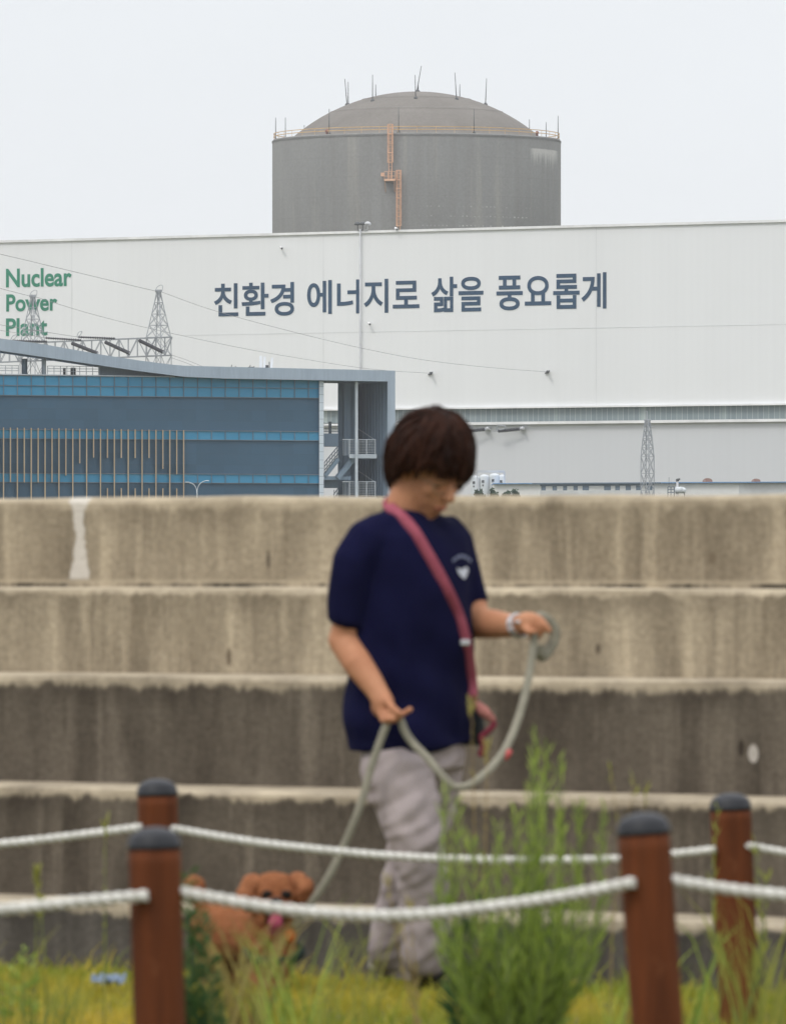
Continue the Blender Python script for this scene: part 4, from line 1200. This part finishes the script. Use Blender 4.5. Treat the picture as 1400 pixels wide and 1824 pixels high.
shoe(hd, hd+fwd*.235, W(757, 1728, -.03), "shoe", m_black, m_black)
tb = Vector((W(664, 1745, .22).x, PDIST+.32, .045))
shoe(tb, tb+fwd*.21+Vector((0, 0, -.042)), W(690, 1712, .26), "shoe", m_pale, m_pale)

# hair: a thick rounded bob shell around the head
t = NT("dark_brown_hair")
X = t.xyz()
vv = t.coord((1, 1, 1))
c = t.mix(t.noise(t.coord((22, 22, 3)), 2.5, 5, .6, .3, .7), (.010, .004, .0028, 1), (.042, .0145, .0075, 1))
t.bump(t.noise(t.coord((30, 30, 4)), 3, 5), .4, .004)
m_hair = t.fin(c, .55, 0, .1)
def hair_bottom(a):
    a = (a+PI) % (2*PI)-PI; d = abs(math.degrees(a))
    tab = [(0, .022), (40, .020), (62, .006), (82, -.018), (102, -.052), (125, -.090), (150, -.112), (180, -.118)] if a < 0 else [(0, .022), (42, .012), (58, -.03), (72, -.058), (100, -.08), (150, -.112), (180, -.118)]
    for (d0, z0), (d1, z1) in zip(tab, tab[1:]):
        if d <= d1: return z0+(z1-z0)*(d-d0)/(d1-d0)
    return tab[-1][1]
b = MB(); nA, nT = 120, 26
RXf, RXb, RL, RU = .112, .124, .109, .142
def hair_pt(a, tt, k):
    zb_ = hair_bottom(a)-.004*math.sin(a*23)-.016*noise.noise(Vector((math.cos(a)*5, math.sin(a)*5, 1)))
    c0 = .012
    phi = math.acos(max(-1, min(1, (zb_-c0)/RU)))*tt
    rf_ = RXf if math.cos(a) > 0 else RXb
    s_ = math.sin(phi)
    if phi > PI/2: s_ = 1-(1-s_)*(.66+.40*max(0, -math.cos(a)))
    lum = 1+.018*math.sin(a*17+phi*4+2*math.sin(a*3))*min(1, phi)+.02*noise.noise(Vector((math.cos(a)*7, math.sin(a)*7, phi*3)))+.05*noise.noise(Vector((math.cos(a)*2.6, math.sin(a)*2.2, phi*1.6)))
    return H(rf_*s_*math.cos(a)*lum*k-.006, RL*s_*math.sin(a)*lum*k, c0+RU*math.cos(phi)*(1+(lum-1)*.5)*(k if phi < 1.2 else 1))
rings = []
for i in range(nT+1):
    tt = max(i/nT, .004); rings.append([hair_pt(2*PI*j/nA, tt, 1.0) for j in range(nA)])
for i in range(nT, -1, -1):
    tt = max(i/nT, .004); rings.append([hair_pt(2*PI*j/nA, tt*.995, .80) for j in range(nA)])
b.loft(rings)
hair_o = b.build("hair", m_hair, woman, True)
rnd = random.Random(11)
b = MB()                               # loose locks that break the outline
for _ in range(700):
    a = rnd.uniform(-PI, PI); t0 = rnd.uniform(.05, .8); t1 = min(1.10, t0+rnd.uniform(.2, .5)); a2 = a+rnd.uniform(-.2, .2)
    pts = [hair_pt(a+(a2-a)*k/5, t0+(t1-t0)*k/5, 1.0+.03*rnd.random()+.034*math.sin(PI*k/5)) for k in range(6)]
    b.tube(pts, [.0012, .003, .004, .0036, .0024, .0008], 5)
b.build("hair_locks", m_hair, hair_o, True)
# facial features
m_lid = mat("eye_line", (.035, .018, .014, 1), ns=20, rough=.6)
m_lip = mat("lip", (.36, .10, .085, 1), ns=20, rough=.5)
for s_ in (-1, 1):
    b = MB(); b.tube(smooth_path([H(.079, s_*.017, -.020), H(.084, s_*.030, -.024), H(.076, s_*.046, -.020)], 4), [.0022]*9, 6); b.build("eye", m_lid, woman, True)
    b = MB(); b.tube(smooth_path([H(.090, s_*.014, .002), H(.093, s_*.030, .006), H(.082, s_*.050, .001)], 4), [.003]*9, 6); b.build("eyebrow", m_lid, woman, True)
b = MB(); b.tube([H(.0845, -.023, -.085), H(.0925, -.011, -.083), H(.0945, 0, -.0835), H(.0925, .011, -.083), H(.0845, .023, -.085)], [.0014, .003, .0036, .003, .0014], 8); b.build("mouth", m_lip, woman, True)
b = MB()
for s_ in (-1, 1):
    b.tube([H(.100-.012*abs(math.cos(a)), s_*(.031+.022*math.cos(a)), -.022+.017*math.sin(a)) for a in [2*PI*k/20 for k in range(21)]], .0013, 6)
    b.tube([H(.088, s_*.053, -.016), H(.06, s_*.070, -.013), H(.0, s_*.078, -.012)], .0013, 6)
b.tube([H(.100, -.009, -.02), H(.106, 0, -.017), H(.100, .009, -.02)], .0013, 6)
b.build("glasses", mat("thin_brass", (.30, .23, .15, 1), ns=20, rough=.4, metal=.4), woman, True)
# wrist watch
m_steel = mat("bright_steel", (.62, .62, .64, 1), ns=20, rough=.25, metal=.7, fine=.1)
d = (W(938, 1108, -.075)-wr_l).normalized()
b = MB(); c0 = wr_l+d*.004
for o_ in (-.008, .004):
    u = d.cross(UP).normalized(); w = u.cross(d)
    b.tube([c0+d*o_+(u*math.cos(2*PI*j/20)+w*math.sin(2*PI*j/20))*.0318 for j in range(21)], .0035, 8)
b.lathe([(.001, 0), (.014, 0), (.014, .006), (.001, .007)], c0+Vector((0, -.03, .008)), 14)
b.build("wristwatch", m_steel, woman, True)

# crossbody bag: strap over the right shoulder, pouch at the far hip
def ribbon(mb, pts, width, thick, normal_hint=None):
    pts = smooth_path(pts, 6); rings = []
    for i, p in enumerate(pts):
        d = (pts[min(i+1, len(pts)-1)]-pts[max(i-1, 0)]).normalized()
        nv = normal_hint if normal_hint else (CAM-p).normalized()
        s_ = d.cross(nv).normalized(); n = s_.cross(d)
        w, h = s_*width/2, n*thick/2
        rings.append([p-w-h, p-w*.96+h, p+w*.96+h, p+w-h])
    mb.loft(rings)
m_pink = mat("rose_webbing", (.34, .085, .12, 1), (.28, .065, .095, 1), ns=30, rough=.7, fine=.15)
m_pinkd = mat("wine_cord", (.20, .03, .05, 1), ns=30, rough=.7, fine=.15)
bag = thing("crossbody_bag", "rose pink strap running diagonally over the navy t-shirt to a small bag", "shoulder bag", W(830, 1290, -.02))
b = MB()
neck_back = [W(704, 886, .06), W(696, 892, .02), W(691, 898, -.03)]
ribbon(b, neck_back+strap_pts+[W(841, 1246, .02)], .030, .003); b.build("strap", m_pink, bag, True)
b = MB(); p = on_shirt(822, 1145, .012) or W(822, 1145, -.1)
b.box(p-Vector((.013, .003, .008)), p+Vector((.013, .003, .008))); b.build("buckle", m_steel, bag, bevel=.003)
b = MB(); b.ell(W(846, 1243, .02), (.010, .006, .011)); b.build("clasp", mat("brass", (.42, .40, .2, 1), ns=20, rough=.35, metal=.4), bag, True)
b = MB()
c0 = W(838, 1298, .09)
b.loft([[c0+fwd*.045*math.cos(a)*k2+lft*.028*math.sin(a)*k2+UP*z for a in [2*PI*j/20 for j in range(20)]] for z, k2 in ((-.045, .75), (-.04, .95), (0, 1), (.04, .9), (.052, .7))])
b.build("pouch", mat("dark_canvas", (.028, .032, .034, 1), ns=20, rough=.8), bag, True)
b = MB()
b.limb([W(848, 1255, .02), W(862, 1268, .0), W(876, 1281, -.01)], [.012, .016, .011], 10); b.build("keychain", mat("pale_rose", (.42, .17, .145, 1), ns=20, rough=.7), bag, True)
b = MB(); b.tube(smooth_path([W(876, 1281, -.01), W(879, 1292, -.01), W(868, 1304, -.01), W(858, 1314, -.01), W(861, 1328, -.01), W(855, 1348, -.01)], 5), .0085, 8); b.build("cord", m_pinkd, bag, True)

# ------------------------------------------------------------------ dog and lead
DDIST = 20.95
def Dg(x, y, dy=0.0): return P(x, y, DDIST+dy)
dog = thing("dog", "small apricot curly dog with its tongue out facing the camera in the grass", "dog", Vector((Dg(440, 1750).x, DDIST, 0)))
t = NT("apricot_fur")
c = t.mix(t.noise(t.coord(), 14, 6, .7, .3, .7), (.36, .14, .06, 1), (.21, .074, .03, 1))
c = t.mix(1, c, t.noise(t.coord(), 90, 4, .7, .3, .7, .75, 1.2), 'MULTIPLY')
t.bump(t.noise(t.coord(), 110, 5, .7), .6, .006)
m_fur = t.fin(c, .9, 0, .15)
m_fur2 = mat("rust_fur", (.34, .14, .065, 1), (.22, .08, .036, 1), ns=30, rough=.9, fine=.3)
b = MB()
b.limb([Dg(478, 1668, .02), Dg(440, 1662, .13), Dg(392, 1660, .22)], [.078, .082, .082], 18)      # trunk: chest to rump
b.ell(Dg(484, 1655, -.01), (.062, .06, .075))                                                       # chest
b.limb([Dg(482, 1650, -.01), Dg(488, 1615, -.04)], [.056, .048], 16)                                 # neck
b.ell(Dg(491, 1594, -.05), (.056, .056, .052))                                                       # skull
b.ell(Dg(491, 1573, -.035), (.048, .048, .030))                                                      # topknot
b.ell(Dg(492, 1618, -.095), (.036, .046, .030)); b.ell(Dg(493, 1630, -.09), (.032, .035, .024))      # muzzle, chin
b.ell(Dg(492, 1612, -.115), (.022, .03, .018))
for x, dy, pw in ((462, -.02, 0), (500, -.03, 0)):
    b.limb([Dg(x+4, 1690, dy), Dg(x+2, 1722, dy), Dg(x, 1768, dy)], [.036, .030, .028], 12); b.ell(Vector((Dg(x, 1770, dy).x, DDIST+dy-.02, .024)), (.032, .044, .024))
for x, dy in ((368, .20), (398, .30)):
    hip = Dg(x+8, 1678, dy); b.limb([hip, Dg(x+16, 1706, dy-.03), Dg(x-2, 1730, dy+.02), Vector((Dg(x, 1755, dy).x, DDIST+dy, .03))], [.052, .038, .026, .024], 12)
    b.ell(Vector((Dg(x+4, 1750, dy).x, DDIST+dy-.03, .024)), (.03, .042, .024))
b.limb([Dg(372, 1630, .26), Dg(356, 1605, .27), Dg(346, 1580, .26)], [.026, .024, .030], 12)          # tail
def fur_push(co, n):
    k = noise.noise(co*60)*.0035+noise.noise(co*130)*.003+noise.noise(co*26)*.004
    return n*k
place_mesh(fused(b, .0065, 3, fur_push), "body", m_fur, dog)
for s_, pts in ((-1, [Dg(464, 1578, -.04), Dg(448, 1576, -.045), Dg(440, 1592, -.05), Dg(444, 1612, -.05)]), (1, [Dg(518, 1576, -.04), Dg(532, 1572, -.045), Dg(540, 1582, -.05), Dg(538, 1600, -.05)])):
    b = MB(); b.limb(pts, [.022, .029, .030, .022], 12)
    me = fused(b, .0055, 3, fur_push); place_mesh(me, "ear", m_fur2, dog)
m_eye = mat("dark_eye", (.010, .006, .004, 1), ns=20, rough=.5, spec=.15)
for x in (476, 510):
    b = MB(); b.ell(Dg(x, 1595, -.112), (.0145, .008, .0125)); b.build("eye", m_eye, dog, True)
b = MB(); b.ell(Dg(492, 1616, -.120), (.040, .036, .030)); b.ell(Dg(493, 1634, -.105), (.034, .036, .022)); me = fused(b, .006, 3, fur_push); place_mesh(me, "muzzle", mat("dark_rust_fur", (.15, .055, .024, 1), (.09, .032, .015, 1), ns=30, rough=.9, fine=.3), dog)
b = MB(); b.ell(Dg(492, 1607, -.158), (.017, .010, .012)); b.build("nose", m_eye, dog, True)
b = MB(); b.limb([Dg(492, 1634, -.150), Dg(491, 1646, -.162), Dg(490, 1656, -.156)], [.015, .020, .017], 12); b.build("tongue", mat("tongue_pink", (.30, .05, .095, 1), ns=20, rough=.6), dog, True)
b = MB()
cc = Dg(487, 1678, -.02)
b.tube([cc+Vector((.074*math.cos(a), .066*math.sin(a), .022*math.sin(a)-.028)) for a in [2*PI*k/28 for k in range(29)]], .013, 8); b.build("harness", mat("dark_green_webbing", (.022, .034, .026, 1), ns=20, rough=.8), dog, True)
b = MB(); b.ell(Dg(516, 1668, -.075), (.014, .010, .017)); b.build("tag", mat("orange_tag", (.62, .145, .03, 1), ns=20, rough=.5), dog, True)

m_lead = mat("sage_webbing", (.31, .29, .23, 1), (.25, .235, .185, 1), ns=30, rough=.75, fine=.15)
lead = thing("dog_lead", "long sage grey webbing lead running from the dog up through both of the woman's hands", "dog lead", W(690, 1500, -.25))
b = MB()
ribbon(b, [Dg(522, 1652, -.05), Dg(545, 1622, -.06), P(580, 1572, 20.86), P(612, 1508, 20.85), P(640, 1440, 20.83), P(662, 1365, 20.82), P(682, 1308, 20.81), W(694, 1280, -.245), W(701, 1268, -.235), W(713, 1282, -.24), W(721, 1303, -.24), W(737, 1326, -.24), W(760, 1349, -.25), W(784, 1378, -.26), W(808, 1401, -.26), W(832, 1400, -.26), W(852, 1388, -.25), W(880, 1362, -.22), W(905, 1325, -.19), W(927, 1268, -.15), W(942, 1205, -.12), W(950, 1150, -.10), W(953, 1126, -.10)], .021, .002)
b.build("webbing", m_lead, lead, True)
b = MB(); ribbon(b, [W(953, 1126, -.095), W(960, 1100, -.07), W(978, 1108, -.05), W(988, 1128, -.04), W(982, 1150, -.04), W(965, 1170, -.05), W(958, 1150, -.06)], .030, .004); b.build("hand_loop", m_lead, lead, True)
b = MB(); b.limb([W(902, 1350, -.2), W(907, 1340, -.2)], [.007, .008], 10); b.build("clip", mat("coral_plastic", (.5, .10, .10, 1), ns=20, rough=.4), lead, True)

# ------------------------------------------------------------------ weeds and grass
def leafmat(name, a, c_, s=9):
    t = NT(name)
    at = t.n.new('ShaderNodeAttribute'); at.attribute_name = 'rnd'
    col = t.mix(at.outputs['Fac'], a, c_)
    t.b.inputs['Subsurface Weight'].default_value = 0
    m = t.fin(col, .6, 0, .25)
    # thin leaves let some light through
    tr = t.n.new('ShaderNodeBsdfTranslucent'); t.link(col, tr.inputs[0])
    mx = t.n.new('ShaderNodeMixShader'); mx.inputs[0].default_value = .35
    t.link(t.b.outputs[0], mx.inputs[1]); t.link(tr.outputs[0], mx.inputs[2]); t.link(mx.outputs[0], t.out.inputs[0])
    return m
m_lf_mid = leafmat("weed_leaf", (.12, .20, .028, 1), (.40, .48, .10, 1))
m_lf_dark = leafmat("dark_weed_leaf", (.03, .075, .022, 1), (.075, .14, .045, 1))
m_lf_dry = leafmat("dry_stalk", (.27, .21, .075, 1), (.36, .31, .10, 1))
m_lf_yel = leafmat("yellow_green_leaf", (.20, .24, .045, 1), (.34, .33, .07, 1))
m_stem = mat("green_stem", (.13, .17, .05, 1), ns=20, rough=.7)
m_drystem = mat("tan_stem", (.27, .19, .085, 1), ns=20, rough=.8)

def set_rnd(o, vals):
    a = o.data.attributes.new('rnd', 'FLOAT', 'POINT'); a.data.foreach_set('value', vals)
class LB(MB):
    def __init__(s): super().__init__(); s.r = []
    def leaf(s, p, d, L, w, droop, r, side=None):
        p, d = Vector(p), Vector(d).normalized()
        sd = side or d.cross(Vector((rnd.gauss(0, 1), rnd.gauss(0, 1), rnd.gauss(0, .4)))).normalized()
        a = p+d*L*.5; tip = p+d*L+Vector((0, 0, -droop*L))
        s.add([p, a-sd*w/2, a+sd*w/2, tip], [(0, 1, 3, 2)]); s.r += [r]*4
    def make(s, name, m, parent):
        o = s.build(name, m, parent); set_rnd(o, s.r); return o

rnd = random.Random(21)
def stem_curve(base, tip, bow):
    base, tip = Vector(base), Vector(tip)
    mid = base.lerp(tip, .55)+Vector((bow, rnd.uniform(-.03, .03), 0))
    return smooth_path([base, base.lerp(mid, .5)+Vector((bow*.25, 0, 0)), mid, tip], 6)
def weed(name, label, base, stems, leaves, leafm, stemm, L, w, up, cat="weed", group=None, start=.15, r0=.0035, droop=.1, tuft=0):
    base = Vector(base); rt = thing(name, label, cat, (base.x, base.y, 0), 0, group)
    sb, lb = MB(), LB()
    for tip, bow in stems:
        tip = Vector(tip)
        pts = stem_curve(Vector((base.x+rnd.uniform(-.02, .02), base.y+rnd.uniform(-.03, .03), 0)), tip, bow)
        sb.tube(pts, [r0*(1-.75*i/(len(pts)-1)) for i in range(len(pts))], 6)
        for k in range(leaves):
            f_ = start+(1-start)*(k+rnd.random())/leaves; f_ = min(f_, .999)
            i = f_*(len(pts)-1); i0 = int(i); p = pts[i0].lerp(pts[min(i0+1, len(pts)-1)], i-i0)
            ax = (pts[min(i0+1, len(pts)-1)]-pts[max(i0-1, 0)]).normalized()
            a = rnd.uniform(0, 2*PI); rad = Vector((math.cos(a), math.sin(a), 0))
            d = rad*(1-up)+ax*up+Vector((0, 0, .1))
            sz = (1-.5*f_**3)*rnd.uniform(.7, 1.25)
            lb.leaf(p, d, L*sz, w*sz*rnd.uniform(.7, 1.2), droop*rnd.random(), min(1, max(0, .15+.6*f_*rnd.random()+.25*rnd.random())))
        if tuft:
            for k in range(tuft):
                a = rnd.uniform(0, 2*PI); lb.leaf(pts[-1]-Vector((0, 0, rnd.uniform(0, .05))), Vector((math.cos(a), math.sin(a), 2.2)), .03, .006, 0, .5+.5*rnd.random())
    sb.build("stem", stemm, rt); lb.make("foliage", leafm, rt)
    return rt
WDp = 17.0
def wp(x, y, dy=0.0, d=WDp): return P(x, y, d+dy)
def base_at(x, d): return Vector(((x-700)/F*d, d, 0))
plumes = [(957, 1313, .02), (975, 1331, .02), (997, 1360, .03), (950, 1350, .0), (796, 1414, -.07), (812, 1430, -.06), (891, 1477, -.02), (1034, 1435, .05), (1076, 1441, .07), (921, 1444, .0), (843, 1490, -.04), (867, 1533, -.03), (1022, 1542, .04), (965, 1420, .01), (1000, 1450, .03), (940, 1500, .0)]
stems = []
for x, y, bow in plumes:
    for k in range(2):
        stems.append((wp(x+rnd.uniform(-6, 6), y+rnd.uniform(0, 22)*k, rnd.uniform(-.12, .12)), bow+rnd.uniform(-.01, .01)))
weed("tall_weed", "tall bushy bright green weed with many upright leafy stems right of the woman's legs", base_at(915, WDp), stems, 66, m_lf_mid, m_stem, .070, .0078, .66, start=.15, r0=.004)
dk = [(wp(900, 1640, .12), .0), (wp(940, 1600, .12), .02), (wp(870, 1660, .15), -.02), (wp(985, 1640, .12), .03), (wp(830, 1640, .1), -.06), (wp(845, 1600, .12), -.04), (wp(1000, 1600, .15), .04), (wp(960, 1580, .2), .02)]
weed("leafy_weed", "darker green undergrowth filling the foot of the tall bright weed", base_at(915, WDp+.1), dk, 150, m_lf_dark, m_stem, .075, .010, .5, start=.05)
pd = 16.2
weed("leafy_weed", "dark broad leaved weed tucked behind the near left post", base_at(352, pd), [(P(338, 1552, pd), -.01), (P(352, 1600, pd), .0), (P(365, 1640, pd), .02), (P(345, 1660, pd), -.01), (P(372, 1700, pd), .02), (P(335, 1590, pd), -.01)], 85, m_lf_dark, m_stem, .055, .014, .4, start=.15)
weed("thin_weed", "bright green seedling with flat leaves by the left edge", base_at(40, 18.2), [(P(42, 1690, 18.2), .0), (P(28, 1720, 18.2), -.01), (P(52, 1705, 18.2), .01)], 20, m_lf_mid, m_stem, .045, .014, .35, start=.5)
g_st = "thin stalks standing in the grass"
weed("weed_stalk", "thin yellowish stalk with a seed head near the left edge", base_at(70, 18.4), [(P(66, 1552, 18.4), -.005), (P(72, 1600, 18.4), .005)], 60, m_lf_yel, m_stem, .022, .004, .8, "weed", g_st, .35, .0026, 0, 30)
weed("weed_stalk", "thin pale stalk just left of the near left post", base_at(190, 18.6), [(P(188, 1462, 18.6), .0)], 60, m_lf_yel, m_stem, .022, .0045, .8, "weed", g_st, .3, .0024, 0, 16)
weed("weed_stalk", "faint dry stalk crossing the front of the woman's forward leg", base_at(745, 18.9), [(P(690, 1570, 18.9), -.01), (P(715, 1640, 18.9), .01), (P(730, 1610, 18.9), .0)], 26, m_lf_dry, m_drystem, .03, .004, .7, "weed", g_st, .3, .0028, .1, 8)
weed("weed_stalk", "brown stalk rising past the woman's hip beside the bag", base_at(850, 18.6), [(P(840, 1250, 18.6), .0), (P(868, 1330, 18.6), .012)], 42, m_lf_dry, m_drystem, .03, .0042, .75, "weed", g_st, .25, .003, .05, 14)
weed("weed_stalk", "slender dry stalk with bent tip against the dark wall step at right", base_at(1100, 18.4), [(P(1088, 1372, 18.4), .02), (P(1130, 1390, 18.4), -.02), (P(1150, 1400, 18.4), .02)], 22, m_lf_yel, m_drystem, .035, .004, .75, "weed", g_st, .4, .0022, .1, 5)
weed("climbing_vine", "yellow green vine crossing in front of the further right post", base_at(1320, 18.9), [(P(1278, 1440, 18.9), -.04), (P(1345, 1500, 18.9), .03), (P(1365, 1560, 18.9), .02)], 26, m_lf_yel, m_stem, .06, .011, .7, "vine", None, .35, .004, .1)
g_gr = "grass tufts in front of the path"
def tuft(x, d, h_px, label, n=60, spread=.05, m=None, w=.005):
    base = base_at(x, d); rt = thing("grass_tuft", label, "grass tuft", base, 0, g_gr)
    lb = LB()
    for _ in range(n):
        a = rnd.uniform(0, 2*PI); L = (1.155-(h_px-1000)/F*d)*rnd.uniform(.55, 1.05)
        p = base+Vector((rnd.uniform(-spread, spread), rnd.uniform(-spread, spread), 0))
        d1 = Vector((math.cos(a)*.22, math.sin(a)*.22, 1)).normalized(); sd = d1.cross(Vector((math.cos(a+1.3), math.sin(a+1.3), 0))).normalized()
        r = rnd.random(); k = len(lb.v)
        pts = [p, p+d1*L*.45, p+d1*L*.8+Vector((math.cos(a), math.sin(a), 0))*L*.06, p+d1*L+Vector((math.cos(a)*.18*L, math.sin(a)*.18*L, -.04*L))]
        vs = []
        for j, q in enumerate(pts[:3]): vs += [q-sd*w/2*(1-.2*j), q+sd*w/2*(1-.2*j)]
        lb.add(vs+[pts[3]], [(0, 1, 3, 2), (2, 3, 5, 4), (4, 5, 6)]); lb.r += [r]*7
    lb.make("blades", m or m_lf_mid, rt)
tuft(545, 18.2, 1560, "tall green grass tuft below the dog's chin to its right", 14, .04, m_lf_mid, .006)
tuft(500, 17.6, 1640, "green grass tuft in front of the dog's chest", 12, .06, m_lf_mid, .007)
tuft(432, 18.4, 1612, "tall straw coloured grass tuft over the dog's flank", 64, .05, m_lf_dry, .007)
tuft(600, 18.4, 1640, "thin grass tuft midway between the dog and the woman", 12, .06, m_lf_yel, .005)
tuft(655, 18.6, 1600, "sparse grass tuft in front of the trailing shoe", 14, .05, m_lf_yel, .005)
tuft(760, 18.0, 1690, "grass tuft in front of the forward black shoe", 9, .06, m_lf_yel, .006)
tuft(1120, 18.0, 1660, "grass tuft left of the near right post's foot", 30, .06, m_lf_mid, .006)
tuft(1250, 18.3, 1620, "green tuft between the near right and further right posts", 22, .06, m_lf_mid, .006)
tuft(1360, 18.2, 1560, "feathery tuft at the right edge beyond the vine post", 40, .06, m_lf_yel, .006)
tuft(-15, 18.2, 1600, "tall pale tuft cut by the left edge", 16, .05, m_lf_yel, .006)
tuft(100, 18.6, 1720, "low bright tuft below the left rope", 40, .07, m_lf_yel, .006)

# lawn: too many blades to count
rs = np.random.RandomState(3)
NB = 120000
dd = rs.uniform(13.2, 24.4, NB); xx = rs.uniform(-2.6, 2.6, NB)
ww = xx*SA+(dd-WD)*CA
keep = (ww < -.02) & (dd < 24.4)
ww = ww[keep]
dd, xx = dd[keep], xx[keep]; n = len(dd)
cl = np.array([noise.noise(Vector((x*2.6, y*1.6, 0))) for x, y in zip(xx, dd)])
cl2 = np.array([noise.noise(Vector((x*1.3+9, y*.9, 4))) for x, y in zip(xx, dd)])
cl3 = np.array([noise.noise(Vector((x*5.5+30, y*2.2, 8))) for x, y in zip(xx, dd)])
L = (.014+.024*rs.rand(n)+.030*np.clip(cl+.0, 0, 1)+.10*np.clip(cl3-.22, 0, .6))*np.where(rs.rand(n) < .05, 2.3, 1.0)
az = rs.uniform(0, 2*PI, n); lean = rs.uniform(.05, .55, n)
tz_ = np.clip((ww+.95)/.7, 0, 1)
base = np.stack([xx, dd, -.06*tz_*tz_*(3-2*tz_)], 1)
dirv = np.stack([np.cos(az)*lean, np.sin(az)*lean, np.ones(n)], 1)
sd = np.stack([-np.sin(az+.8), np.cos(az+.8), np.zeros(n)], 1)
wd = rs.uniform(.003, .0065, n)[:, None]
mid = base+dirv*(L*.55)[:, None]
tip = base+dirv*(L*.95)[:, None]+np.stack([np.cos(az), np.sin(az), -.2*np.ones(n)], 1)*(L*.25)[:, None]
V = np.stack([base-sd*wd/2, base+sd*wd/2, mid-sd*wd*.42, mid+sd*wd*.42, tip], 1).reshape(-1, 3)
me = bpy.data.meshes.new("grass")
idx = np.arange(n)*5
quads = np.stack([idx, idx+1, idx+3, idx+2], 1); tris = np.stack([idx+2, idx+3, idx+4], 1)
me.vertices.add(n*5); me.vertices.foreach_set('co', V.ravel())
loops = np.concatenate([quads.ravel(), tris.ravel()]); me.loops.add(len(loops)); me.loops.foreach_set('vertex_index', loops.astype(np.int32))
starts = np.concatenate([np.arange(n)*4, 4*n+np.arange(n)*3]); tot = np.concatenate([np.full(n, 4), np.full(n, 3)])
me.polygons.add(2*n); me.polygons.foreach_set('loop_start', starts.astype(np.int32)); me.polygons.foreach_set('loop_total', tot.astype(np.int32))
me.update(); me.validate()
r_ = np.clip(.5+.9*cl2+.35*(rs.rand(n)-.5), 0, 1)
a = me.attributes.new('rnd', 'FLOAT', 'POINT'); a.data.foreach_set('value', np.repeat(r_, 5).astype(np.float32))
m_grass = leafmat("lawn_blade", (.19, .24, .022, 1), (.56, .42, .05, 1))
me.materials.append(m_grass)
go = obj("grass", me); go["kind"] = "stuff"

# scrap of pale blue sheet in the grass
b = MB(); c0 = P(193, 1778, 20.8); nx, ny = 9, 5
for i in range(nx):
    for j in range(ny):
        b.v.append(Vector((c0.x+(i/(nx-1)-.5)*.09, c0.y+(j/(ny-1)-.5)*.10, .045+.022*noise.noise(Vector((i*.9, j*.9, 2)))+.012*j/ny)))
for i in range(nx-1):
    for j in range(ny-1): k = i*ny+j; b.f.append((k, k+ny, k+ny+1, k+1))
o = single(b, "litter", mat("pale_blue_sheet", (.17, .22, .29, 1), ns=20, rough=.6), "small crumpled pale blue scrap lying in the grass left of the near post", "litter")
so = o.modifiers.new('s', 'SOLIDIFY'); so.thickness = .003

# ------------------------------------------------------------------ haze
if HAZE > 0:
    hm = bpy.data.materials.new("haze_air"); hm.use_nodes = True
    nt = hm.node_tree; nt.nodes.clear()
    ho = nt.nodes.new('ShaderNodeOutputMaterial'); pv_ = nt.nodes.new('ShaderNodeVolumePrincipled')
    pv_.inputs['Color'].default_value = (.93, .95, .97, 1); pv_.inputs['Density'].default_value = HAZE; pv_.inputs['Anisotropy'].default_value = .2
    nt.links.new(pv_.outputs[0], ho.inputs['Volume'])
    b = MB(); b.box((-2500, -1750, -1.2), (2500, 2500, 95))
    me = b.mesh("haze"); me.materials.append(hm); o = obj("haze", me); o["kind"] = "stuff"
